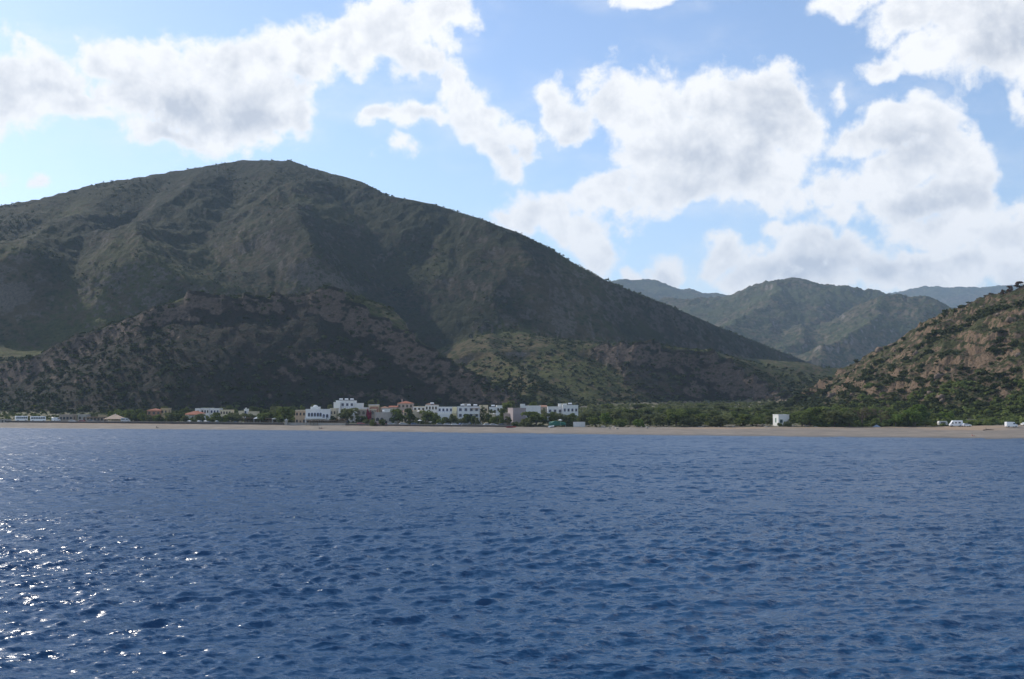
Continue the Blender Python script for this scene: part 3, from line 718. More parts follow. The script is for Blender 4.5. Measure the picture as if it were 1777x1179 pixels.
# --- village trees that can be told apart
VT = [
 (497,705,552,38,'round',M_leaf,'dense green tree at the left of the small orange-tan house'),
 (605,706,545,36,'round',M_leaf_olive,'round grey-green tree in front of the tall white building with the roof tanks'),
 (693,706,528,27,'round',M_leaf,'left of the two tall trees below the red-roofed house'),
 (713,707,526,22,'round',M_leaf_dk,'right and darker of the two tall trees below the red-roofed house'),
 (743,711,522,27,'round',M_leaf,'green tree left of the white apartment block with the yellow end wall'),
 (657,694,585,9,'cypress',M_leaf_dk,'slender dark cypress rising between the bougainvillea and the terracotta roofs'),
 (838,705,530,17,'cypress',M_leaf_dk,'broad dark cypress at the right corner of the blue-windowed white house'),
 (799,718,516,34,'low',M_leaf_olive,'low yellowish tree in front of the blue-windowed white house'),
 (878,697,545,34,'loose',M_leaf,'loose green tree above the left corner of the big mauve wall'),
 (930,713,496,52,'round',M_leaf,'widest dark green tree, right of the big mauve wall'),
 (915,720,492,26,'low',M_leaf_olive,'yellow-green bush against the right edge of the big mauve wall'),
 (866,716,520,22,'low',M_leaf_olive,'dusty tree between the small cream houses and the mauve wall'),
 (895,729,496,20,'low',M_leaf_dk,'low shrub at the foot of the big mauve wall'),
 (648,722,520,12,'low',M_leaf,'left of two clipped round shrubs before the low pale arcade'),
 (664,722,519,14,'low',M_leaf_dk,'right of two clipped round shrubs before the low pale arcade'),
 (645,688,640,14,'loose',M_leaf_olive,'thin olive tree standing alone behind the bougainvillea'),
 (210,704,625,38,'low',M_leaf,'wide tree behind the tan canvas roof'),
 (240,708,606,26,'round',M_leaf_dk,'dark round tree right of the white van by the tan canvas roof'),
 (226,710,612,20,'round',M_leaf,'lighter round tree behind the white van by the tan canvas roof'),
 (165,712,640,26,'low',M_leaf_olive,'flat olive bush at the left edge of the sandy bank'),
 (96,722,615,14,'low',M_leaf_lime,'bright green bush between the coach and the small white van'),
 (56,724,618,8,'low',M_leaf_dk,'dark bush between the two white coaches'),
]
for px, pt, D, w, k, lm, lab in VT:
    tree(px, pt, D, w, k, lm, lab, 'cypress_tree' if k == 'cypress' else ('shrub' if pt > 718 and w < 27 else 'tree'), cat='shrub' if (pt > 718 and w < 27) else 'tree')
tree(640, 699, 548, 12, 'low', M_leaf_red, 'crimson bougainvillea climbing beside the tall white building', 'bougainvillea', cat='bougainvillea')
GR4 = 'trees along the promenade left of the blue-arched hotel'
for px, pt, w in [(250,716,22),(262,719,20),(274,718,20),(288,716,24),(300,714,24),(312,716,22),(323,720,18),(337,720,16),(350,717,20),(364,716,20),(378,715,22),(392,714,24),(404,715,22),(415,718,20),(431,716,22),(444,719,18),(458,715,24),(472,713,26),(484,714,22)]:
    tree(px, pt, float(backY((px - CX) / F)) + rnd.uniform(6, 12), w, rnd.choice(['round', 'low', 'round']), rnd.choice([M_leaf, M_leaf_olive, M_leaf_dk]), 'green tree in the row along the waterfront left of the blue-arched hotel', 'waterfront_tree', GR4)
GR5 = 'trees behind the left half of the village'
for i in range(30):
    px = 235 + 280 * (i + rnd.random()) / 30
    tree(px, rnd.uniform(702, 710), rnd.uniform(615, 650), rnd.uniform(16, 28), rnd.choice(['round', 'low', 'loose']), rnd.choice([M_leaf_dk, M_leaf_olive, M_leaf_dk]), 'dull green tree at the hill foot behind the left half of the village', 'tree', GR5)
GR7 = 'dusty trees in front of the village houses'
for px, pt, w in [(520,721,12),(528,723,10),(546,724,12),(562,725,10),(577,720,14),(583,724,12),(626,721,16),(637,724,12),(672,722,14),(682,724,10),(728,718,14),(757,716,16),(766,720,14),(776,722,12),(786,718,14),(814,716,16),(822,720,12),(829,724,10),(848,716,14),(856,722,12),(872,720,12),(882,722,12),(951,716,18),(961,712,16),(972,716,18),(984,718,18),(994,716,16)]:
    tree(px, pt, float(backY((px - CX) / F)) + rnd.uniform(9, 15), w * 1.15, rnd.choice(['round', 'low', 'loose']), rnd.choice([M_leaf_dk, M_leaf, M_leaf_olive]), 'small dusty tree standing against the front of the village houses', 'garden_tree', GR7)
GR6 = 'small trees among the village houses'
for px, pt, D, w in [(525,702,600,14),(545,700,610,18),(558,700,612,16),(572,701,610,14),(620,716,548,10),(634,717,540,12),(676,712,545,12),(770,716,520,12),(782,719,518,12),(757,714,530,12),(850,709,540,10),(858,712,532,12),(905,704,560,14),(890,694,590,24),(945,702,560,18),(930,696,600,22),(955,698,610,24),(920,700,575,16),(975,706,560,16)]:
    tree(px, pt, D, w, rnd.choice(['round', 'low', 'loose']), rnd.choice([M_leaf_dk, M_leaf_olive, M_leaf]), 'small green tree tucked between the houses of the village', 'tree', GR6)
# ridge line trees
for px, pt, D, w, lab in [(1774,486,681,16,'rust-brown tree at the top edge of the right-hand ridge, tallest of the ridge trees'),(1757,495,684,12,'rust-brown tree second from the top of the right-hand ridge'),(1744,502,688,8,'small rust-brown bush third from the top of the right-hand ridge'),
                    (1723,508,694,9,'round rust-brown tree on the right-hand ridge, just above the bend'),(1713,511,697,7,'lowest and smallest rust-brown tree on the right-hand ridge')]:
    tree(px, pt, D, w, 'loose', M_leaf_rust, lab, 'ridge_tree', bury=.6)
for px, pt, w, lab in [(422,272,8,'tiny dark tree on the mountain summit, leftmost of three'),(448,272,9,'tiny dark tree on the mountain summit, middle of three'),(466,273,10,'tiny dark tree on the mountain summit, rightmost of three'),
                   (126,321,8,'lone dark tree on the left skyline of the mountain'),(147,317,6,'small dark tree right of the lone tree on the left skyline'),(668,333,7,'tiny dark tree on the right skyline shoulder of the mountain')]:
    D = 1700 if px < 600 else 1750
    tree(px, pt, D, w, 'low', M_leaf_dk, lab, 'skyline_tree', bury=1.0)

# --- scrub: countless bushes, as stuff
def scatter(name, n, reg, smin, smax, nq, mt, seed, cover=None, label=None):
    r = np.random.default_rng(seed); px0, px1, D0, D1 = reg
    px = r.uniform(px0, px1, n); D = np.exp(r.uniform(math.log(D0), math.log(D1), n)); x = (px - CX) / F * D
    keep = cover(px, D, x, zat(x, D), r) if cover is not None else np.ones(n, bool)
    px, D, x = px[keep], D[keep], x[keep]; n = len(x); z = zat(x, D)
    s = smin * (smax / smin) ** (r.random(n) ** 1.6)
    PV = []; PT = []
    for v in range(8):
        lobes = [(r.uniform(-.4, .4), r.uniform(-.4, .4), r.uniform(.15, .5), r.uniform(.35, .6), r.uniform(.35, .6), r.uniform(.25, .5)) for _ in range(4)]
        V, Q, T = leaf_cloud(r, lobes, nq, .30 if nq < 30 else .20); PV.append(V); PT.append(T)
    PV = np.array(PV); PT = np.array(PT)
    k = r.integers(0, 8, n); a = r.uniform(0, 6.28, n); ca, sa = np.cos(a)[:, None], np.sin(a)[:, None]
    B = PV[k]; sx = (s * r.uniform(.8, 1.4, n))[:, None]
    V = np.stack([(B[..., 0] * ca - B[..., 1] * sa) * sx + x[:, None], (B[..., 0] * sa + B[..., 1] * ca) * sx + D[:, None], B[..., 2] * (s * r.uniform(.6, 1.1, n))[:, None] + z[:, None] - .1], -1)
    T = np.clip(PT[k] * .5 + r.random(n)[:, None] * .6, 0, 1)
    o = mesh_np(name, V.reshape(-1, 3), np.arange(n * nq * 4).reshape(-1, 4), mt, attrs={'tint': ('FACE', T.ravel())})
    tag(o, kind='stuff'); print(name, n, n * nq); return o
def patch(x, y, wl, thr, r, seed, soft=.15):
    return (fbm(x, y, wl, 3, seed=seed) + r.normal(0, soft, x.shape)) > thr
def hillmask(x, D, lo=3.0):
    u = x / D; b = backZ(u) + .026 * np.clip(D - backY(u), 0, None); return zat(x, D) > b + lo
def cov_right(px, D, x, z, r):
    low = np.clip((34 - z) / 22, 0, 1)
    return hillmask(x, D, .5) & (patch(x, D, 30, .20, r, 81, .12) | (r.random(len(x)) < low * .8))
scatter('hillside_scrub', 15000, (1340, 1960, 462, 800), .6, 3.8, 26, M_scrub, 21, cov_right)
def cov_foot(px, D, x, z, r): return hillmask(x, D, -.5) & (z < 24) & patch(x, D, 35, -.12, r, 83)
scatter('hillside_low_scrub', 22000, (1360, 1900, 462, 780), .35, 1.1, 9, M_scrub, 35, lambda px, D, x, z, r: hillmask(x, D, .5) & patch(x, D, 14, -.02, r, 99, .2))
scatter('hill_foot_thicket', 3000, (1400, 1900, 464, 640), 1.8, 4.2, 60, M_leaf, 22, cov_foot)
def cov_front(px, D, x, z, r): return hillmask(x, D, 1) & (patch(x, D, 70, .10, r, 85, .2) | ((z < 30) & (r.random(len(x)) < .45)) | ((px < 300) & (r.random(len(x)) < .65)))
scatter('spur_scrub', 15000, (-150, 950, 590, 900), .9, 3.6, 16, M_scrub_m, 23, cov_front)
scatter('terrace_scrub', 11000, (820, 1440, 640, 1150), .9, 3.4, 16, M_scrub_m, 24, lambda px, D, x, z, r: hillmask(x, D, 1) & (patch(x, D, 70, .05, r, 87, .2) | ((px > 1040) & (px < 1400) & (D < 975) & (r.random(len(x)) < .8)) | ((z < 40) & (r.random(len(x)) < .4))))
scatter('mountain_trees', 22000, (-150, 1450, 900, 1830), 1.3, 4.2, 9, M_scrub_m, 25, lambda px, D, x, z, r: hillmask(x, D, 6) & patch(x, D * .6, 90, .20, r, 89, .12))
scatter('beach_edge_scrub', 1500, (880, 1440, 470, 640), .5, 1.6, 20, M_leaf_olive, 26, lambda px, D, x, z, r: (D > backY(x / D) + 2) & patch(x, D, 20, -.05, r, 91))
scatter('village_edge_scrub', 1300, (-60, 900, 560, 660), .5, 1.8, 18, M_leaf_dk, 27, lambda px, D, x, z, r: (D > backY(x / D) + 25) & patch(x, D, 20, -.05, r, 93))
scatter('valley_undergrowth', 7000, (960, 1500, 470, 1000), .9, 3.0, 24, M_leaf_olive, 28, lambda px, D, x, z, r: (D > backY(x / D) + 24) & ~hillmask(x, D, 3) & patch(x, D, 25, -.25, r, 95))
scatter('village_undergrowth', 3000, (-100, 960, 560, 760), .9, 2.6, 20, M_leaf_dk, 29, lambda px, D, x, z, r: (D > backY(x / D) + 38) & ~hillmask(x, D, 6) & patch(x, D, 25, -.25, r, 96))
scatter('garden_hedges', 1500, (505, 1010, 480, 575), 1.4, 3.0, 40, M_leaf_olive, 34, lambda px, D, x, z, r: (D > backY(x / D) + 11) & (D < backY(x / D) + 19) & patch(x, D, 14, .0, r, 97))
# boulders on the rocky hillside
M_rock = simple('hillside_rock', (.17, .125, .095), .95, .5, .5, bump=.3)
def rocks(name, n, reg, smin, smax, seed, cover, mt):
    r = np.random.default_rng(seed); px = r.uniform(reg[0], reg[1], n); D = r.uniform(reg[2], reg[3], n); x = (px - CX) / F * D
    k = cover(x, D, zat(x, D), r); x, D = x[k], D[k]; n = len(x); z = zat(x, D)
    b = bmesh_ico(); nv = len(b[0])
    s = smin * (smax / smin) ** (r.random(n) ** 2)
    V = b[0][None] * (1 + .0 * s[:, None, None]); V = V * (1 + r.normal(0, .22, (n, nv, 1))) * np.stack([s * r.uniform(.7, 1.5, n), s * r.uniform(.7, 1.2, n), s * r.uniform(.6, 1.2, n)], -1)[:, None, :]
    V = V + np.stack([x, D, z], -1)[:, None, :]
    Q = (b[1][None] + (np.arange(n) * nv)[:, None, None]).reshape(-1, 3)
    tag(mesh_np(name, V.reshape(-1, 3), Q, mt), kind='stuff')
def bmesh_ico():
    import bmesh
    bm = bmesh.new(); bmesh.ops.create_icosphere(bm, subdivisions=2, radius=1)
    V = np.array([v.co[:] for v in bm.verts]); Fc = np.array([[v.index for v in f.verts] for f in bm.faces]); bm.free(); return V, Fc
rocks('hillside_boulders', 1100, (1400, 1950, 480, 740), .4, 2.4, 31, lambda x, D, z, r: (z > 12) & hillmask(x, D, 4) & patch(x, D, 40, .14, r, 23, .12), M_rock)
M_stone = simple('beach_stone', (.36, .32, .27), .9, .4, 1.2)
rocks('beach_boulders', 150, (1040, 1440, 462, 478), .25, .8, 33, lambda x, D, z, r: r.random(len(x)) < .5, M_stone)

# ------------------------------------------------------------------ houses
M_white = simple('white_plaster', (.68, .68, .66), .9, .10, .6)
M_cream = simple('cream_plaster', (.62, .53, .38), .9, .14, .6)
M_yellow = simple('pale_yellow_plaster', (.74, .66, .40), .9, .08, .6)
M_orange = simple('orange_tan_plaster', (.50, .36, .24), .9, .15, .6)
M_pink = simple('pinkish_plaster', (.46, .37, .32), .9, .15, .6)
M_mauve = simple('mauve_rendered_wall', (.33, .28, .28), .95, .12, .5)
M_grey = simple('bare_concrete', (.36, .34, .31), .95, .2, .7)
M_stonew = simple('stone_wall', (.34, .29, .24), .95, .35, 1.6, bump=.08)
M_sand = simple('sandy_bank', (.46, .35, .21), .95, .2, .8)
M_tile = simple('terracotta_tiles', (.30, .105, .06), .9, .3, 1.5)
M_tilel = simple('faded_tiles', (.34, .19, .13), .9, .3, 1.5)
M_blue = simple('blue_paint', (.04, .12, .38), .6, .15, 2)
M_brown = simple('brown_wood', (.13, .075, .045), .8, .3, 2)
M_green = simple('green_paint', (.05, .16, .10), .7, .2, 2)
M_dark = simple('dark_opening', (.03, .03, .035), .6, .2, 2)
M_glass, N_, b_, o_ = mat('window_glass'); b_.inputs['Base Color'].default_value = (.03, .04, .05, 1); b_.inputs['Roughness'].default_value = .08; b_.inputs['Specular IOR Level'].default_value = .6
M_metal = simple('galvanised_metal', (.55, .56, .58), .45, .15, 2, metal=.6)
M_tank = simple('white_tank', (.80, .80, .80), .35, .05, 2)
M_panel = simple('solar_panel_glass', (.02, .03, .06), .15, .1, 2, spec=.8)
M_canvas = simple('tan_canvas', (.58, .42, .30), .9, .1, 1)
M_canvw = simple('white_canvas', (.80, .80, .78), .9, .06, 1)
M_reed = simple('reed_roof', (.20, .15, .11), .95, .35, 2, bump=.05)

def arch_prof(w, h, n=6):
    pr = [(-w / 2, 0), (w / 2, 0)]
    for i in range(n + 1):
        a = math.pi * i / n; pr.append((w / 2 * math.cos(a), h - w / 2 + w / 2 * math.sin(a)))
    return pr
def window(root, x, y, z, w, h, fm, arch=False, shutters=False):
    """frame proud of the wall at local y (facing -y), pane set back inside it, sill below"""
    t = .09
    f = MB()
    if arch:
        pr = arch_prof(w + .24, h + .12); f.prism_y([(x + a, z + b) for a, b in pr], y - .05, y + .02)
        fo = f.build('window', fm, root)
        MB().prism_y([(x + a, z + b) for a, b in arch_prof(w, h)], y - .075, y - .045).build('pane', M_glass, fo)
    else:
        f.box(x - w / 2 - t, x + w / 2 + t, y - .06, y + .02, z - t, z); f.box(x - w / 2 - t, x + w / 2 + t, y - .06, y + .02, z + h, z + h + t)
        f.box(x - w / 2 - t, x - w / 2, y - .06, y + .02, z, z + h); f.box(x + w / 2, x + w / 2 + t, y - .06, y + .02, z, z + h)
        f.box(x - .03, x + .03, y - .05, y + .02, z, z + h)
        if shutters:
            f.box(x - w / 2 - t - w * .45, x - w / 2 - t, y - .09, y - .03, z - .02, z + h + .02); f.box(x + w / 2 + t, x + w / 2 + t + w * .45, y - .09, y - .03, z - .02, z + h + .02)
        fo = f.build('window', fm, root)
        MB().box(x - w / 2, x + w / 2, y - .03, y - .012, z, z + h).build('pane', M_glass, fo)
    return fo
def door(root, x, y, z, w, h, fm):
    d = MB().box(x - w / 2, x + w / 2, y - .07, y + .02, z, z + h).build('door', fm, root)
    MB().box(x + w / 2 - .16, x + w / 2 - .06, y - .13, y - .071, z + h * .45, z + h * .52).build('handle', M_metal, d)
def heater(root, x, y, z):
    m_ = MB().box(x - .75, x + .75, y - .02, y + .05, z, z + .15)
    m_.add([(x - .8, y - 1.1, z + .1), (x + .8, y - 1.1, z + .1), (x + .8, y + .1, z + .95), (x - .8, y + .1, z + .95), (x - .8, y - 1.1, z + .02), (x + .8, y - 1.1, z + .02), (x + .8, y + .1, z + .87), (x - .8, y + .1, z + .87)],
           [(0, 1, 2, 3), (7, 6, 5, 4), (0, 4, 5, 1), (1, 5, 6, 2), (2, 6, 7, 3), (3, 7, 4, 0)])
    p = m_.build('solar_heater', M_panel, root)
    MB().cyl((x - .95, y + .25, z + 1.12), (x + .95, y + .25, z + 1.12), .42, None, 12).build('tank', M_tank, p)
def house(name, px0, px1, ptop, D, depth, wm, label, roof='flat', rm=None, cols=2, floors=1, wc=None, rz=0.0, balc=0, arch=False, ntank=0, chim=0, sides=True, extra=(), dr=True, shut=False, cat='house', wsc=1.0, roofh=None):
    """front wall spans image columns px0..px1 at distance D; roof line reaches row ptop"""
    pc = (px0 + px1) / 2; xc = (pc - CX) / F * D; w = (px1 - px0) / F * D; z0 = gz(pc, D) - .15
    H_ = at(pc, ptop, D).z - z0
    root = empty(name, (xc, D, z0), rz); tag(root, label, cat)
    wm_ = MB(); rh = roofh if roofh is not None else (w * .16 if roof in ('hip', 'gable') else 0)
    wh = H_ - rh
    wm_.box(-w / 2, w / 2, 0, depth, -1.2, wh)
    ex = []
    for (a0, a1, pt, y0, y1) in extra:       # further blocks of the same house, image columns and roof row
        xa, xb = ((a0 - pc) / F * D, (a1 - pc) / F * D); hh_ = at(pc, pt, D).z - z0
        wm_.box(xa, xb, y0, y1, -1.0, hh_ - .003); ex.append((xa, xb, hh_, y0, y1))
    wm_.build('wall', wm, root)
    if roof == 'flat':
        r_ = MB(); t = .22
        for (xa, xb, hh_, y0, y1) in [(-w / 2, w / 2, wh, 0, depth)] + ex:
            r_.box(xa - .06, xb + .06, y0 - .06, y0 + t, hh_, hh_ + .40); r_.box(xa - .06, xb + .06, y1 - t, y1 + .06, hh_, hh_ + .40)
            r_.box(xa - .06, xa + t, y0 + t, y1 - t, hh_, hh_ + .40); r_.box(xb - t, xb + .06, y0 + t, y1 - t, hh_, hh_ + .40)
        r_.build('parapet', rm or wm, root)
    elif roof == 'hip':
        e = .45; r_ = MB(); rr = min(w, depth) / 2
        vs = [(-w / 2 - e, -e, wh), (w / 2 + e, -e, wh), (w / 2 + e, depth + e, wh), (-w / 2 - e, depth + e, wh)]
        if w >= depth: vs += [(-w / 2 + rr, depth / 2, H_), (w / 2 - rr, depth / 2, H_)]; fs = [(0, 1, 5, 4), (2, 3, 4, 5), (1, 2, 5), (3, 0, 4), (3, 2, 1, 0)]
        else: vs += [(0, rr, H_), (0, depth - rr, H_)]; fs = [(0, 1, 4), (1, 2, 5, 4), (2, 3, 5), (3, 0, 4, 5), (3, 2, 1, 0)]
        r_.add(vs, fs); ro = r_.build('roof', rm or M_tile, root)
    elif roof == 'gable':
        e = .4; r_ = MB()
        vs = [(-w / 2 - e, -e, wh - .05), (w / 2 + e, -e, wh - .05), (w / 2 + e, depth + e, wh - .05), (-w / 2 - e, depth + e, wh - .05), (-w / 2 - e, depth / 2, H_), (w / 2 + e, depth / 2, H_)]
        r_.add(vs, [(0, 1, 5, 4), (2, 3, 4, 5), (1, 2, 5), (3, 0, 4), (3, 2, 1, 0)]); ro = r_.build('roof', rm or M_tile, root)
    elif roof == 'canopy':
        r_ = MB(); r_.box(-w / 2 - .8, w / 2 + .8, -1.8, depth + .4, wh, wh + .25); ro = r_.build('roof', rm or M_reed, root)
    for i in range(chim):
        cx_ = -w * .25 + i * w * .4
        MB().box(cx_ - .3, cx_ + .3, depth * .6, depth * .6 + .6, wh, H_ + .9).box(cx_ - .38, cx_ + .38, depth * .6 - .08, depth * .6 + .68, H_ + .9, H_ + 1.02).build('chimney', wm, root)
    fh = wh / max(1, floors)
    wcm = wc or M_blue
    for fl in range(floors):
        for c in range(cols):
            xx = -w / 2 + w * (c + .5) / cols; ww = min(1.2, w / cols * .45) * wsc; hh_ = min(1.35, fh * .45) * (1.25 if arch else 1)
            if fl == 0 and dr and c == cols // 2: door(root, xx, 0, .15, 1.0, min(2.1, fh * .8), wcm)
            else: window(root, xx, 0, fl * fh + fh * .34, ww, hh_, wcm, arch, shut)
        if sides and depth > 4:
            sw = MB().box(-w / 2 - .05, -w / 2 + .02, depth * .4, depth * .4 + 1.0, fl * fh + fh * .35, fl * fh + fh * .75); sw.build('side_window', wcm, root)
            sw = MB().box(w / 2 - .02, w / 2 + .05, depth * .4, depth * .4 + 1.0, fl * fh + fh * .35, fl * fh + fh * .75); sw.build('side_window', wcm, root)
    if balc:
        for fl in range(1, floors):
            zf = fl * fh
            b = MB().box(-w / 2 + .1, w / 2 - .1, -1.5, -.062, zf - .18, zf).build('balcony', wm, root)
            rl = MB(); nb_ = max(3, int(w / 1.1))
            rl.box(-w / 2 + .1, w / 2 - .1, -1.5, -1.44, zf + .9, zf + .97)
            for i in range(nb_ + 1):
                xx = -w / 2 + .13 + (w - .26) * i / nb_; rl.box(xx - .03, xx + .03, -1.495, -1.445, zf, zf + .9)
            rl.build('railing', M_white if wm is not M_white else wcm, b)
    for i in range(ntank):
        heater(root, -w * .3 + i * (w * .6 / max(1, ntank - 1)) if ntank > 1 else 0, depth * .5, wh + .02)
    return root, w, wh, fh

house('orange_house', 257,280, 709, 606, 8, M_tilel, 'orange-red house with tiled roof above the waterfront trees', 'hip', M_tile, 3, 2, M_brown, .1)
house('tan_house', 280.5,292, 709.5, 608, 7, M_sand, 'small flat tan house joined to the right of the orange-red house', 'flat', None, 2, 2, M_brown, 0)
r, w, wh, fh = house('veranda_house', 325,352, 713.5, 592, 7, M_white, 'low white house with red tiled veranda among the waterfront trees', 'hip', M_tile, 4, 1, M_brown, 0)
v = MB()
for i in range(6): v.box(-w / 2 + .2 + i * (w - .4) / 5 - .12, -w / 2 + .2 + i * (w - .4) / 5 + .12, -2.2, -1.96, 0, wh - .6)
v.build('column', M_white, r); MB().add([(-w / 2 - .3, -2.5, wh - .6), (w / 2 + .3, -2.5, wh - .6), (w / 2 + .3, -.46, wh + .1), (-w / 2 - .3, -.46, wh + .1), (-w / 2 - .3, -2.5, wh - .75), (w / 2 + .3, -2.5, wh - .75), (w / 2 + .3, -.46, wh - .05), (-w / 2 - .3, -.46, wh - .05)], [(0, 1, 2, 3), (7, 6, 5, 4), (0, 4, 5, 1), (1, 5, 6, 2), (2, 6, 7, 3), (3, 7, 4, 0)]).build('veranda_roof', M_tile, r)
house('white_house', 340,349, 710, 606, 7, M_white, 'small white cube house behind the red veranda roof', 'flat', None, 1, 2, M_brown, .1)
house('white_house', 350.5,364, 709.5, 610, 9, M_white, 'white flat-roofed house, left of the pair on the skyline of the left village', 'flat', None, 3, 2, M_brown, -.05, ntank=0)
house('white_house', 366,381.5, 710, 612, 9, M_white, 'white flat-roofed house, right of the pair on the skyline of the left village', 'flat', None, 3, 2, M_blue, .05)
house('cream_house', 383,402, 712.5, 606, 7, M_cream, 'long low cream house to the right of the white pair', 'flat', None, 4, 2, M_brown, 0)
house('cream_house', 415,424, 714.5, 604, 7, M_cream, 'tiny cream house left of the white chimney house', 'flat', None, 2, 1, M_brown, 0)
house('white_house', 424.5,430, 711, 606, 4, M_white, 'narrow white house with bright chimney standing alone in the trees', 'flat', None, 1, 2, M_blue, 0, chim=1)
house('cream_house', 431,447, 715.5, 608, 6, M_cream, 'low cream house almost hidden right of the narrow white house', 'flat', None, 3, 1, M_brown, 0)
# small orange-tan house
house('orange_tan_house', 513,532, 713, 548, 6, M_orange, 'small orange-tan house at the left of the blue-arched hotel', 'flat', M_cream, 3, 2, M_brown, -.15)
# blue-arched hotel
r, w, wh, fh = house('arched_hotel', 531,574, 711.5, 545, 10, M_white, 'white hotel with blue arched windows and a stepped white roof block', 'flat', None, 0, 2, M_blue, -.04,
                     extra=[(538,551,707.5,2,8)], sides=False, dr=False, cat='hotel', ntank=0)
for i, xx in enumerate([-.36, -.24, -.12, .0, .11]):
    window(r, xx * w, 0, fh * 1.08, 1.05, 2.0, M_blue, True)
for xx in (.24, .38): window(r, xx * w, 0, fh * .95, 1.1, 1.8, M_blue, True)
b = MB().box(-w / 2 + .2, w * .38, -2.6, -.062, fh * .78, fh * .92).build('balcony', M_white, r)
rl = MB().box(-w / 2 + .2, w * .38, -2.6, -2.53, fh * .92 + .85, fh * .92 + .93)
for i in range(18): rl.box(-w / 2 + .22 + i * (w * .86) / 17.5 - .03, -w / 2 + .22 + i * (w * .86) / 17.5 + .03, -2.595, -2.535, fh * .92, fh * .92 + .85)
rl.build('railing', M_white, b)
for i in range(5): MB().box(-w / 2 + .5 + i * 2.7 - .14, -w / 2 + .5 + i * 2.7 + .14, -2.5, -2.2, -.3, fh * .78).build('column', M_white, r)
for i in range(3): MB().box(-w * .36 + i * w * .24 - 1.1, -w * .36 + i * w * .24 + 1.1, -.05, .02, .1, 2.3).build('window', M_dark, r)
d_ = MB(); d_.ball(((544.5 - 552.5) / F * 545, 5, at(552, 707.5, 545).z - r.location.z), 1.5, 12, 8, 1, 1, .9); d_.build('dome', M_white, r, True)
# beige house and tall white building
house('beige_house', 573.5,584, 710, 547, 8, M_cream, 'narrow beige house between the blue-arched hotel and the tall white building', 'flat', None, 2, 2, M_brown, 0)
house('tall_white_building', 583.5,615, 696.5, 566, 12, M_white, 'tallest white building of the village, with two white tanks on its roof', 'flat', None, 4, 3, M_blue, .03, balc=1, ntank=3, cat='building',
      extra=[(581,592,699.5,-3,-.07),(615.2,628,701,1,10)])
house('stone_house', 620,651, 711.5, 548, 8, M_stonew, 'stone house with dark arched openings right of the round grey-green tree', 'flat', M_cream, 4, 2, M_dark, .02, arch=True)
house('pink_house', 640,656, 703.5, 575, 7, M_cream, 'cream house with white roof edge behind the cypress', 'flat', M_white, 2, 2, M_brown, 0, extra=())
house('brick_house', 643,655, 707, 562, 5, M_tilel, 'small terracotta-coloured house directly below the cream house by the cypress', 'flat', None, 2, 1, M_brown, 0, dr=False)
house('pink_house', 661,675, 705.5, 570, 7, M_pink, 'pinkish house with faded tiled roof right of the cypress', 'hip', M_tilel, 3, 2, M_brown, .1)
house('pink_house', 675.5,689, 704.5, 576, 7, M_pink, 'pinkish house with faded tiled roof just left of the red-roofed house', 'gable', M_tile, 3, 2, M_brown, -.05)
house('white_house', 664,684, 711, 556, 5, M_white, 'low white house with a brown door below the pinkish houses', 'flat', None, 3, 1, M_brown, 0)
house('red_roofed_house', 690,717, 696, 580, 10, M_pink, 'large cream house with the brightest red tiled roof', 'hip', M_tile, 4, 3, M_brown, .04, chim=1, cat='house')
house('arcade', 652,690, 717, 527, 6, M_grey, 'low pale grey arcade with arched openings behind the red cars', 'flat', None, 5, 1, M_dark, 0, arch=True, wsc=1.4, cat='arcade')
house('white_house', 717.5,738, 706.5, 552, 9, M_white, 'white two-storey house right of the red-roofed house', 'flat', M_cream, 3, 3, M_brown, .03, balc=1)
house('white_house', 738.3,759.5, 703.8, 546, 10, M_white, 'wide white house with pink roof edge and one white roof tank', 'flat', M_pink, 4, 3, M_brown, 0, ntank=1)
house('white_house', 717,733, 713, 535, 5, M_cream, 'low cream house below the white two-storey house, left of the leafy tree', 'flat', None, 2, 1, M_brown, 0)
house('apartment_block', 760,792.5, 707.5, 528, 9, M_white, 'white apartment block with balconies and a pale yellow end wall', 'flat', None, 5, 3, M_blue, 0, balc=1, cat='apartment block', sides=False)
ab = bpy.data.objects['apartment_block']; wab = 32.5 / F * 528; hab = at(776, 706.5, 528).z - ab.location.z
MB().box(wab / 2 - 2.2, wab / 2 + .09, -.10, -.064, 0, hab).build('yellow_panel', M_yellow, ab)
house('white_house', 760,782, 719, 517, 5, M_white, 'low white house in front of the apartment block', 'flat', None, 4, 1, M_blue, 0)
house('blue_windowed_house', 794.5,832, 707, 524, 9, M_white, 'white house with blue windows and two white tanks on the roof', 'flat', None, 4, 3, M_blue, 0, ntank=3, shut=False, balc=0)
bw = bpy.data.objects['blue_windowed_house']
MB().box(1.6, 5.5, -1.6, -.064, 5.2, 5.4).build('balcony', M_white, bw)
MB().box(1.4, 5.7, -1.9, -.064, 8.0, 8.15).build('awning', M_tilel, bw)
house('beige_house', 832.5,847, 704.5, 548, 8, M_cream, 'beige house behind the broad dark cypress', 'flat', None, 2, 2, M_brown, .05)
house('white_house', 849,862, 708, 540, 6, M_white, 'small white house between the dark cypress and the loose green tree', 'flat', None, 2, 2, M_brown, 0, ntank=1)
house('cream_house', 850,860, 719, 520, 5, M_cream, 'small cream house under the loose green tree', 'flat', None, 2, 1, M_brown, 0)
house('cream_house', 874,890, 719, 512, 5, M_pink, 'small pinkish house left of the big mauve wall', 'flat', None, 2, 1, M_brown, 0, ntank=0)
house('mauve_building', 890,913, 709.5, 506, 12, M_mauve, 'windowless mauve-grey building with a big blank wall', 'flat', None, 0, 2, M_brown, .22, sides=False, dr=False, cat='building')
house('white_house', 903,938, 705.5, 545, 8, M_white, 'long white house with a shaded terrace above the widest tree', 'flat', None, 4, 1, M_dark, 0, ntank=0, dr=False, extra=[(903,911,702.5,1,6)])
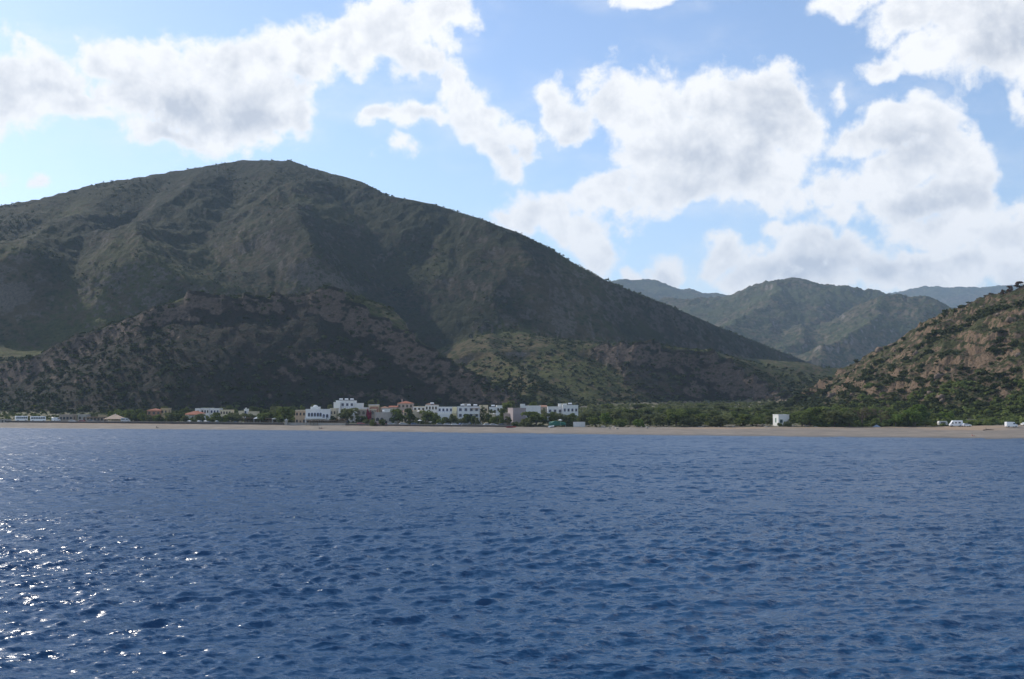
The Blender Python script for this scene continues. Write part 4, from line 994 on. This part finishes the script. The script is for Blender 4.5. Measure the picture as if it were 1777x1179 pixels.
house('white_house', 950,976, 707, 540, 8, M_white, 'white house with a roof turret, left half of the right-hand white pair', 'flat', None, 3, 2, M_blue, 0, extra=[(969,975,702,2,5)], ntank=0, balc=0)
house('white_house', 976.5,1003, 704.5, 536, 8, M_white, 'white house at the far right end of the village', 'flat', None, 4, 2, M_blue, 0, ntank=1, extra=[(977,984,702,2,5)])
house('white_hut', 1349,1369, 721, 470, 6, M_white, 'lone white cube house in the middle of the tree line', 'flat', None, 2, 1, M_green, .18, cat='house')
for px0, px1, pt, D, dp, wm, roof, rm, lab in [
 (629,638,708.5,566,5,M_white,'flat',None,'small white house squeezed between the tall building and the bougainvillea'),
 (700,716,712.5,548,5,M_cream,'gable',M_tilel,'little cream house with a faded gable roof in front of the red-roofed house'),
 (733,741,715.5,532,4,M_pink,'flat',None,'tiny pink house below the two-storey white houses'),
 (804,816,701.5,580,6,M_grey,'flat',None,'grey upper house peeping above the roof of the blue-windowed house'),
 (862,872,705,575,6,M_white,'flat',None,'white house at the edge of the road cut'),
 (915,932,701.5,600,6,M_tilel,'hip',M_tilel,'rust-coloured tiled house half hidden above the long white house'),
 (932,948,703.5,595,6,M_pink,'gable',M_tilel,'faded tiled house between the long white house and the white pair'),
 (740,752,699.8,600,6,M_pink,'hip',M_tilel,'pink tiled house showing above the wide white house')]:
    house('small_house', px0, px1, pt, D, dp, wm, lab, roof, rm, 2, 2, M_brown, rnd.uniform(-.12, .12))
# left end
house('stone_ruin', 105,128, 720.5, 612, 6, M_stonew, 'low roofless stone building behind the small white van', 'flat', None, 4, 1, M_dark, 0, dr=False, cat='ruin', wsc=1.3)
house('stone_shed', 137,152, 720.5, 612, 6, M_grey, 'grey stone shed right of the roofless stone building', 'flat', None, 2, 1, M_brown, 0, dr=True, cat='shed')
house('shaded_taverna', 152,182, 724.5, 606, 6, M_stonew, 'dark low taverna with a reed roof left of the tan canvas roof', 'canopy', M_reed, 5, 1, M_dark, 0, cat='taverna', dr=False)
house('sea_hut', -6,15, 729, 600, 5, M_grey, 'low grey hut at the far left end of the beach', 'flat', None, 4, 1, M_dark, 0, cat='hut')
# waterfront tavernas: open pergolas on posts
def pergola(name, px0, px1, ptop, D, depth, rm, label, cat='pergola', posts=7):
    pc = (px0 + px1) / 2; x = (pc - CX) / F * D; w = (px1 - px0) / F * D; z = gz(pc, D); h = at(pc, ptop, D).z - z
    r = empty(name, (x, D, z)); tag(r, label, cat)
    MB().box(-w / 2, w / 2, 0, depth, h - .22, h).build('roof', rm, r)
    for i in range(posts):
        for y in (.15, depth - .3):
            xx = -w / 2 + .2 + (w - .4) * i / (posts - 1); MB().box(xx - .09, xx + .09, y, y + .18, -.3, h - .22).build('post', M_brown, r)
    MB().box(-w / 2, w / 2, depth - .1, depth + .1, -.3, h - .5).build('back_wall', M_stonew, r)
    tb = MB()
    return r
pergola('reed_pergola', 420, 460, 725.5, 556, 7, M_reed, 'long dark reed-roofed terrace under the peaked white tent', posts=9)
pergola('reed_pergola', 461, 488, 726.5, 552, 6, M_reed, 'shorter dark reed-roofed terrace left of the dense tree', posts=6)
pergola('reed_pergola', 532, 585, 729.5, 536, 6, M_reed, 'shaded terrace in front of the blue-arched hotel', posts=9)
pergola('terrace_shade', 584, 600, 727.5, 534, 5, M_brown, 'small brown terrace shade below the beige house', posts=4)
def canopy(name, px0, px1, pap, pev, D, cm, label, cat='canopy', n=4):
    pc = (px0 + px1) / 2; x = (pc - CX) / F * D; w = (px1 - px0) / F * D; z = gz(pc, D); ha = at(pc, pap, D).z - z; he = at(pc, pev, D).z - z
    r = empty(name, (x, D, z)); tag(r, label, cat)
    q = w / 2 * 1.0; c = MB()
    c.add([(-q, 0, he), (q, 0, he), (q, q * 1.4, he), (-q, q * 1.4, he), (-q * .12, q * .7, ha), (q * .12, q * .7, ha), (-q, 0, he - .15), (q, 0, he - .15), (q, q * 1.4, he - .15), (-q, q * 1.4, he - .15)],
          [(0, 1, 5, 4), (2, 3, 4, 5), (1, 2, 5), (3, 0, 4), (0, 6, 7, 1), (1, 7, 8, 2), (2, 8, 9, 3), (3, 9, 6, 0), (9, 8, 7, 6)])
    c.build('canvas', cm, r)
    for sx in (-1, 1):
        for yy in (.1, q * 1.4 - .1): MB().cyl((sx * (q - .12), yy, -.3), (sx * (q - .12), yy, he - .15), .07).build('post', M_metal, r)
    if w > 5: MB().ball((0, q * .7, ha + .15), .25).build('finial', M_white, r)
    return r
canopy('canvas_roof', 181, 214, 719.5, 727.5, 598, M_canvas, 'large tan canvas roof with a peaked top on the left waterfront')
canopy('peaked_tent', 441, 453, 723.5, 726.5, 554, M_canvw, 'small peaked white tent above the long reed terrace', 'tent')
canopy('peaked_tent', 473, 482, 725, 727.2, 550, M_canvw, 'smallest pale tent at the right end of the reed terraces', 'tent')
canopy('blue_tent', 1515, 1526, 737.5, 741, 459, simple('grey_blue_canvas', (.25, .31, .38), .9, .1, 1), 'grey-blue tent on the sand below the brown trees', 'tent')
# beach umbrellas / white parasols
def parasol(px, D, label, cm=None, ptop=731.0, w=2.6):
    x = (px - CX) / F * D; z = gz(px, D); h = max(2.0, at(px, ptop, D).z - z)
    r = empty('parasol', (x, D, z)); tag(r, label, 'parasol')
    MB().cone((0, 0), w / 2, w / 2, h - .5, h, 8, 0).build('canopy', cm or M_canvw, r); MB().cyl((0, 0, -.2), (0, 0, h - .3), .035).build('pole', M_metal, r)
for px, lab in [(330.5,'white parasol on the promenade below the red veranda'),(347,'brightest white parasol, between the veranda and the car group'),(358,'white parasol second right of the brightest one'),(378,'white parasol at the right of the parked-car group on the left promenade')]:
    parasol(px, float(backY((px - CX) / F)) + 3, lab, None, 730.5, 2.6)
parasol(729, 510, 'white and red parasol left of the leafy tree by the parked cars', None, 728.5, 2.2)
parasol(727, 534, 'white satellite-like parasol on the terrace above the cars', None, 712.5, 2.4)
parasol(857, 521, 'white parasol on the terrace of the small cream house', None, 717, 3.4)
parasol(972, 486, 'small white parasol above the green tarpaulin', None, 727.8, 2.2)
parasol(666, 545, 'white parasol on the roof terrace above the grey arcade', None, 712, 2.0)

# --- sea wall, pillar, terrace walls
def strip_wall(name, pa, pb, dD, h, th, mt, label, step=12, zoff=-.6, cat='wall', Dfun=None):
    V = []; fs = []; n = max(2, int((pb - pa) / step)); mb = MB()
    pts = []
    for i in range(n + 1):
        px = pa + (pb - pa) * i / n; D = Dfun(px) if Dfun else float(backY((px - CX) / F)) + dD
        pts.append(((px - CX) / F * D, D, gz(px, D)))
    c = pts[n // 2]; r = empty(name, c); tag(r, label, cat)
    vs = []
    for (x, y, z) in pts:
        x -= c[0]; y -= c[1]; z -= c[2]; vs += [(x, y, z + zoff), (x, y, z + h), (x, y + th, z + h), (x, y + th, z + zoff)]
    for i in range(n):
        a = i * 4; b = a + 4
        for j in range(4): fs.append((a + j, b + j, b + (j + 1) % 4, a + (j + 1) % 4))
    fs += [(0, 1, 2, 3), (n * 4 + 3, n * 4 + 2, n * 4 + 1, n * 4)]
    mb.add(vs, fs); mb.build('masonry', mt, r)
    cp = MB(); vs2 = [(v[0], v[1] + (-.05 if j % 4 in (0, 1) else .05), vs[(j // 4) * 4 + 1][2] + (.003 if j % 4 in (0, 3) else .12)) for j, v in enumerate(vs)]
    cp.add(vs2, fs); cp.build('coping', M_grey if mt is not M_grey else M_stonew, r)
    return r
M_wall_dk = simple('dark_stone_wall', (.10, .09, .085), .95, .3, 1.5, bump=.06)
strip_wall('sea_wall', 2, 190, 0.5, .9, .5, M_wall_dk, 'low dark sea wall between the beach and the left coaches')
strip_wall('sea_wall', 190.5, 494, 0.5, 1.1, .5, M_wall_dk, 'long dark sea wall below the waterfront trees, left of the pale pillar')
strip_wall('sea_wall', 500, 600, 0.5, 1.2, .5, M_grey, 'grey sea wall below the blue-arched hotel, right of the pale pillar')
strip_wall('sea_wall', 600.5, 890, 0.5, .8, .5, M_wall_dk, 'low sea wall in front of the row of parked cars')
strip_wall('terrace_wall', 1661, 1738, 0, 1.7, .6, M_sand, 'pale sandstone terrace wall in the green slope above the camper van', Dfun=lambda p: 492 + 3 * math.sin(p * .05))
strip_wall('retaining_wall', 868, 902, 0, 2.2, 1.0, M_cream, 'pale retaining wall of the road cut above the village', Dfun=lambda p: 640)
strip_wall('bank_wall', 172, 190, 0, 3.0, 1.5, M_sand, 'sandy yellow bank behind the tan canvas roof', Dfun=lambda p: 632)
x = (498 - CX) / F * 545; z = gz(498, 545)
r = empty('pillar', (x, 545, z)); tag(r, 'pale square gate pillar standing at the head of the beach', 'pillar')
MB().box(-.7, .7, -.7, .7, -.3, 2.6).build('shaft', M_grey, r); MB().box(-.9, .9, -.9, .9, 2.6, 2.85).build('cap', M_white, r); MB().ball((0, 0, 3.1), .28).build('finial', M_white, r)
# white panel enclosure and green tarpaulin
r = empty('panel_enclosure', ((1005 - CX) / F * 484, 484, gz(1005, 484))); tag(r, 'pale panelled enclosure on the beach right of the green tarpaulin', 'enclosure')
for i in range(5): MB().box(-2.7 + i * 1.08, -2.7 + i * 1.08 + 1.04, -.02, .06, .05, 2.3).build('panel', M_metal, r)
fr_m = MB().box(-2.76, 2.72, -.08, -.022, 2.3, 2.42)
for i in range(6): fr_m.box(-2.76 + i * 1.08, -2.70 + i * 1.08, -.1, -.024, -.2, 2.3)
fr_m.build('frame', M_white, r); MB().box(2.62, 2.70, .062, 3.2, .05, 2.3).build('side_panel', M_metal, r); MB().box(-2.7, -2.62, .062, 3.2, .05, 2.3).build('side_panel', M_metal, r)
r = empty('tarpaulin_shelter', ((967 - CX) / F * 486, 486, gz(967, 486))); tag(r, 'green tarpaulin shelter at the edge of the sand', 'shelter')
M_tarp = simple('green_tarpaulin', (.02, .11, .075), .6, .2, 1)
MB().add([(-4, 0, 1.1), (4, 0, 1.5), (4, 3, 2.1), (-4, 3, 2.4), (-1, 1.2, 2.9), (-4, 0, .4), (4, 0, .9), (4, 3, 1.9), (-4, 3, 2.2)], [(0, 1, 4), (1, 2, 4), (2, 3, 4), (3, 0, 4), (0, 5, 6, 1), (1, 6, 7, 2), (2, 7, 8, 3), (3, 8, 5, 0)]).build('tarpaulin', M_tarp, r)
for xx, yy, hh_ in ((-3.9, .1, 1.1), (3.9, .1, 1.4), (3.9, 2.9, 2.0), (-3.9, 2.9, 2.3)): MB().cyl((xx, yy, -.3), (xx, yy, hh_), .05).build('post', M_metal, r)

# ------------------------------------------------------------------ vehicles
M_tyre = simple('tyre_rubber', (.02, .02, .02), .9, .1, 3)
def paint(name, c): return simple(name, c, .28, .03, 1, spec=.5)
P_white = paint('white_paint', (.78, .79, .80)); P_red = paint('red_paint', (.38, .03, .035)); P_grey = paint('grey_paint', (.20, .21, .22)); P_silver = paint('silver_paint', (.50, .51, .52)); P_dark = paint('dark_paint', (.035, .04, .055)); P_bluev = paint('blue_car_paint', (.05, .10, .22))
def vehicle(name, px, D, rz, L, Wd, prof, glass, wheels, pm, label, cat, wr=.33, gside=True, group=None):
    """prof: side outline (x,z); glass: list of (x0,x1,z0,z1) side windows; the nose points to +x"""
    r = empty(name, ((px - CX) / F * D, D, gz(px, D)), rz); tag(r, label, cat, group)
    n = len(prof); zt = max(z for _, z in prof); zm = zt * .55
    def yw(z): return Wd / 2 * (1 - .12 * max(0, (z - zm) / (zt - zm)))
    mb = MB(); vs = [(x, -yw(z), z) for x, z in prof] + [(x, yw(z), z) for x, z in prof]
    fs = [tuple(range(n)), tuple(range(2 * n - 1, n - 1, -1))] + [(i, i + n, (i + 1) % n + n, (i + 1) % n) for i in range(n)]
    mb.add(vs, fs); mb.build('body', pm, r, bevel=.06)
    for (x0, x1, z0, z1) in glass:
        for s in (-1, 1):
            g = MB(); e = .02
            g.add([(x0, s * (yw(z0) + e), z0), (x1, s * (yw(z0) + e), z0), (x1 - .08, s * (yw(z1) + e), z1), (x0 + .08, s * (yw(z1) + e), z1),
                   (x0, s * (yw(z0) - .03), z0), (x1, s * (yw(z0) - .03), z0), (x1 - .08, s * (yw(z1) - .03), z1), (x0 + .08, s * (yw(z1) - .03), z1)],
                  [(0, 1, 2, 3), (7, 6, 5, 4), (0, 4, 5, 1), (1, 5, 6, 2), (2, 6, 7, 3), (3, 7, 4, 0)]); g.build('side_window', M_glass, r)
    for wx in wheels:
        for s in (-1, 1):
            w_ = MB().cyl((wx, s * (Wd / 2 + .03), wr), (wx, s * (Wd / 2 - .2), wr), wr, None, 14).build('wheel', M_tyre, r)
            MB().cyl((wx, s * (Wd / 2 + .045), wr), (wx, s * (Wd / 2 + .028), wr), wr * .55, None, 12).build('rim', M_metal, w_)
    xm = max(x for x, _ in prof); xn = min(x for x, _ in prof)
    for s in (-1, 1):
        MB().box(xm - .12, xm + .03, s * Wd * .36 - .14, s * Wd * .36 + .14, .62, .80).build('headlight', M_tank, r)
        MB().box(xn - .03, xn + .1, s * Wd * .38 - .1, s * Wd * .38 + .1, .7, .9).build('tail_light', P_red, r)
    return r
CAR = [(-2.0,.28),(2.0,.28),(2.08,.62),(1.98,.86),(1.05,.98),(.45,1.42),(-1.15,1.46),(-1.85,1.02),(-2.05,.95),(-2.1,.55)]
CARG = [(-1.55,.75,.98,1.34)]
VAN = [(-2.5,.35),(2.45,.35),(2.5,.8),(2.35,1.15),(1.65,1.35),(1.15,2.15),(.9,2.3),(-2.35,2.35),(-2.5,2.2)]
VANG = [(.35,1.45,1.35,1.95)]
BUS = [(-5.2,.45),(5.1,.45),(5.25,.9),(5.1,2.9),(4.9,3.15),(-5.1,3.2),(-5.3,3.0),(-5.3,.8)]
BUSG = [(-4.9 + i * 1.62, -4.9 + i * 1.62 + 1.5, 1.65, 2.65) for i in range(6)]
def car(px, dD, rz, pm, label, group=None): return vehicle('parked_car', px, float(backY((px - CX) / F)) + dD, rz, 4.1, 1.75, CAR, CARG, (-1.3, 1.3), pm, label, 'car', group=group)
vehicle('coach', 39.5, 612, math.radians(38), 10.5, 2.5, [(x * .64, z) for x, z in BUS], [(a * .64, b * .64, c, d) for a, b, c, d in BUSG], (-2.1, 2.2), P_white, 'shorter white coach at the far left of the waterfront', 'coach', .45)
vehicle('coach', 68.5, 610, math.radians(30), 10.5, 2.5, [(x * .8, z) for x, z in BUS], [(a * .8, b * .8, c, d) for a, b, c, d in BUSG], (-2.9, 3.0), P_white, 'longer white coach to the right of the shorter one', 'coach', .45)
vehicle('small_van', 99.5, 610, math.radians(60), 5, 1.9, VAN, VANG, (-1.6, 1.6), P_white, 'small white van left of the roofless stone building', 'van', .34)
vehicle('box_van', 220, 597, math.radians(8), 5, 2.0, VAN, VANG + [(-2.2, -.3, 1.35, 1.9)], (-1.6, 1.6), P_silver, 'pale grey van under the right edge of the tan canvas roof', 'van', .34)
vehicle('camper_van', 1656, 458, math.radians(172), 5, 2.1, [(-2.75,.4),(2.6,.4),(2.75,.9),(2.55,1.25),(2.2,1.5),(1.9,2.0),(1.5,2.75),(-2.7,2.8),(-2.8,2.6)], [(-1.9,-.9,1.5,2.1),(-.2,.5,1.5,2.1),(1.15,2.0,1.35,1.95)], (-1.7, 1.8), P_white, 'white camper van parked on the sand, largest vehicle on the right', 'camper van', .36)
vehicle('delivery_van', 1752, 444, math.radians(4), 5, 2.0, VAN, VANG, (-1.6, 1.6), P_white, 'white van parked alone at the far right of the beach', 'van', .34)
vehicle('parked_car', 1674, 456, math.radians(10), 4.1, 1.75, CAR, CARG, (-1.3, 1.3), P_white, 'white car parked nose to the camper van', 'car')
vehicle('parked_car', 1774, 456, math.radians(80), 4.1, 1.75, CAR, CARG, (-1.3, 1.3), P_white, 'white car half out of the frame at the right edge', 'car')
r = empty('caravan', ((1633 - CX) / F * 466, 466, gz(1633, 466)), math.radians(5)); tag(r, 'pale caravan with a dark window left of the camper van', 'caravan')
MB().prism_y([(-2, .4), (1.9, .4), (2.1, 1.2), (1.8, 2.2), (-1.8, 2.3), (-2.15, 1.3)], -1, 1).build('body', simple('aged_caravan_paint', (.5, .5, .47), .5, .1, 1), r, bevel=.08)
MB().box(-1.2, 1.0, -1.03, -.99, 1.15, 1.75).build('window', M_glass, r)
for s in (-1, 1): MB().cyl((0, s * 1.02, .33), (0, s * .8, .33), .33, None, 12).build('wheel', M_tyre, r)
MB().box(2.0, 3.2, -.06, .06, .4, .5).build('tow_bar', M_metal, r)
for px, dD, rz, pm, lab in [
 (128,5,.2,P_white,'white car in front of the grey stone shed'),(145,4,.1,P_red,'dull red car left of the reed-roofed taverna'),(172,4,.15,P_dark,'dark car in front of the reed-roofed taverna'),(160,8,.1,P_grey,'grey car behind the dull red car'),
 (365,4,.3,P_white,'white car between the two right parasols of the promenade'),(385,5,.1,P_silver,'silver car under the trees right of the last parasol'),(399,5,.1,P_grey,'grey car under the trees, right of the silver one'),(412,5,.2,P_dark,'dark car at the left end of the reed terraces'),
 (627,3,.1,P_red,'leftmost of the three red cars by the clipped shrubs'),(650,3,.15,P_red,'middle of the three red cars by the clipped shrubs'),(665,3,.1,P_red,'rightmost of the three red cars by the clipped shrubs'),
 (680,3,.1,P_silver,'silver car under the left tall tree'),(700,4,.2,P_silver,'silver car between the trunks of the two tall trees'),(720,4,.1,P_bluev,'blue car right of the two tall trees'),
 (764,3,.2,P_grey,'grey car at the left end of the car row'),(777,3,.1,P_silver,'silver car second from the left in the car row'),(790,3.5,.05,P_white,'whitest car, in the middle of the car row'),(803,4,.4,P_bluev,'blue car right of the whitest car'),
 (808,0.0,.1,P_grey,'dusty grey car in front of the low yellowish tree'),(846,4,.2,P_silver,'silver car at the foot of the broad cypress'),(857,3,.1,P_silver,'silver car right of the one at the broad cypress'),(872,5,.1,P_dark,'dark car at the right end of the car row')]:
    car(px, dD + 2.2, rz + .03, pm, lab)
vehicle('parked_van', 829, 512, .05, 5, 1.9, VAN, VANG, (-1.6, 1.6), P_silver, 'silver van under the awning of the blue-windowed house', 'van', .34)
# boats drawn up
def boat(name, px, D, rz, L, B, Hh_, hm, label):
    r = empty(name, ((px - CX) / F * D, D, gz(px, D)), rz); tag(r, label, 'boat'); mb = MB(); n = 9; vs = []
    for i in range(n):
        t = i / (n - 1); x = -L / 2 + L * t; w = B / 2 * (1 - max(0, (t - .45) / .55) ** 2.2) * (0.85 + .15 * min(1, t * 3)) + .01; sh = Hh_ * (1 + .35 * t * t)
        vs += [(x, -w, sh), (x, -w * .75, sh * .35), (x, 0, .05 + .25 * t ** 4), (x, w * .75, sh * .35), (x, w, sh)]
    fs = [(i * 5 + j, (i + 1) * 5 + j, (i + 1) * 5 + j + 1, i * 5 + j + 1) for i in range(n - 1) for j in range(4)] + [(0, 1, 2, 3, 4)]
    mb.add(vs, fs); ho = mb.build('hull', hm, r); s = ho.modifiers.new('skin', 'SOLIDIFY'); s.thickness = .06
    for t in (-.2, .15): MB().box(L * t - .12, L * t + .12, -B * .44, B * .44, Hh_ * .72, Hh_ * .78).build('thwart', M_brown, r)
boat('rowing_boat', 836, 499, .05, 7.5, 2.0, .75, P_grey, 'long grey boat drawn up at the head of the beach below the car row')
boat('kayak', 887, 485.5, .1, 4.6, .9, .45, P_red, 'small red boat on the sand below the mauve wall')
boat('rowing_boat', 957, 482, 1.0, 4.2, 1.6, .7, P_white, 'white dinghy with its bow up beside the green tarpaulin')
# driftwood and people on the beach
def person(px, py, pose, skin, shirt, label):
    # ground point under that pixel
    D = 380.0
    for _ in range(40):
        D = D + (at(px, py, D).z - gz(px, D)) * 14
        D = min(max(D, 350), 620)
    x = (px - CX) / F * D; r = empty('person', (x, D, gz(px, D))); tag(r, label, 'person')
    bpy_me = bpy.data.meshes.new('body')
    if pose == 'stand':
        J = [(0,0,.95,.13),(0,0,1.2,.15),(0,0,1.42,.13),(0,0,1.55,.06),(0,0,1.68,.11),(.1,0,.9,.10),(.12,.02,.5,.07),(.12,0,.08,.045),(.12,-.14,.03,.04),(-.1,0,.9,.10),(-.12,-.05,.5,.07),(-.12,.04,.08,.045),(-.12,-.1,.03,.04),
             (.2,0,1.42,.06),(.26,0,1.14,.045),(.27,-.1,.9,.035),(-.2,0,1.42,.06),(-.26,0,1.14,.045),(-.26,-.12,.9,.035)]
        E = [(0,1),(1,2),(2,3),(3,4),(0,5),(5,6),(6,7),(7,8),(0,9),(9,10),(10,11),(11,12),(2,13),(13,14),(14,15),(2,16),(16,17),(17,18)]
    else:
        J = [(0,0,.14,.14),(-.15,0,.36,.15),(-.25,0,.56,.13),(-.28,0,.68,.06),(-.30,0,.82,.11),(.12,-.1,.14,.10),(.5,-.15,.36,.07),(.85,-.15,.06,.045),(.98,-.15,.05,.04),(.12,.1,.14,.10),(.52,.15,.30,.07),(.88,.15,.06,.045),(1.0,.15,.05,.04),
             (-.26,-.2,.56,.06),(-.4,-.26,.32,.045),(-.5,-.25,.06,.035),(-.26,.2,.56,.06),(-.4,.26,.32,.045),(-.5,.25,.06,.035)]
        E = [(0,1),(1,2),(2,3),(3,4),(0,5),(5,6),(6,7),(7,8),(0,9),(9,10),(10,11),(11,12),(2,13),(13,14),(14,15),(2,16),(16,17),(17,18)]
    bpy_me.from_pydata([j[:3] for j in J], E, []); bpy_me.materials.append(skin)
    bo = bpy.data.objects.new('body', bpy_me); col.objects.link(bo); bo.parent = r
    md = bo.modifiers.new('skin', 'SKIN'); sk = bpy_me.skin_vertices or None
    if not bpy_me.skin_vertices: bpy_me.attributes
    try:
        for i, j in enumerate(J): bpy_me.skin_vertices[0].data[i].radius = (j[3], j[3])
        bpy_me.skin_vertices[0].data[0].use_root = True
    except Exception: pass
    bo.modifiers.new('smooth', 'SUBSURF').levels = 1
    # shirt / swimwear and hair
    z0, z1 = (J[0][2], J[2][2])
    MB().cyl((J[1][0], J[1][1], J[1][2] - .16), (J[2][0], 0, J[2][2] + .02), .19, .17, 10).build('shirt', shirt, r, True)
    MB().ball((J[4][0], .02, J[4][2] + .04), .125, 10, 8).build('hair', M_brown, r, True)
    return r
M_skin = simple('skin', (.50, .28, .20), .6, .05, 3); C_pink = simple('pink_cloth', (.55, .20, .20), .9, .1, 3); C_dark = simple('dark_cloth', (.03, .03, .04), .9, .1, 3)
person(1685, 757.5, 'sit', M_skin, C_pink, 'person sitting on the sand near the waterline on the right, in pinkish clothes')
person(274.5, 743, 'sit', C_dark, C_dark, 'dark-clothed person sitting at the waterline on the left')
person(556, 744.5, 'sit', C_dark, C_dark, 'left of two people sitting on the sand below the blue-arched hotel')
person(560, 744.5, 'sit', M_skin, C_dark, 'right of two people sitting on the sand below the blue-arched hotel')
D = 425; r = empty('driftwood', ((1713 - CX) / F * D, D, gz(1713, D) + .1), .15); tag(r, 'dark driftwood branch lying on the sand below the right-hand van', 'driftwood')
mb = MB().cyl((-2.6, 0, 0), (-.4, .1, .25), .16, .2, 7).cyl((-.4, .1, .25), (2.4, .2, .1), .2, .08, 7).cyl((-.6, .1, .2), (-1.4, .3, 1.0), .1, .04, 6).cyl((.6, .1, .2), (1.5, .6, .6), .08, .03, 6)
mb.build('branch', M_bark, r)

# ------------------------------------------------------------------ haze
hz = MB().box(-8500, 8500, -300, 9400, -60, 1250)
m = bpy.data.materials.new('haze_air'); m.use_nodes = True; m.node_tree.nodes.clear(); N = NT(m.node_tree)
o = N.n('ShaderNodeOutputMaterial'); pv = N.n('ShaderNodeVolumePrincipled')
pv.inputs['Color'].default_value = (.55, .75, 1.0, 1); pv.inputs['Density'].default_value = 0.00007; pv.inputs['Anisotropy'].default_value = 0.1
m.node_tree.links.new(pv.outputs[0], o.inputs['Volume'])
tag(hz.build('haze', m), kind='stuff')
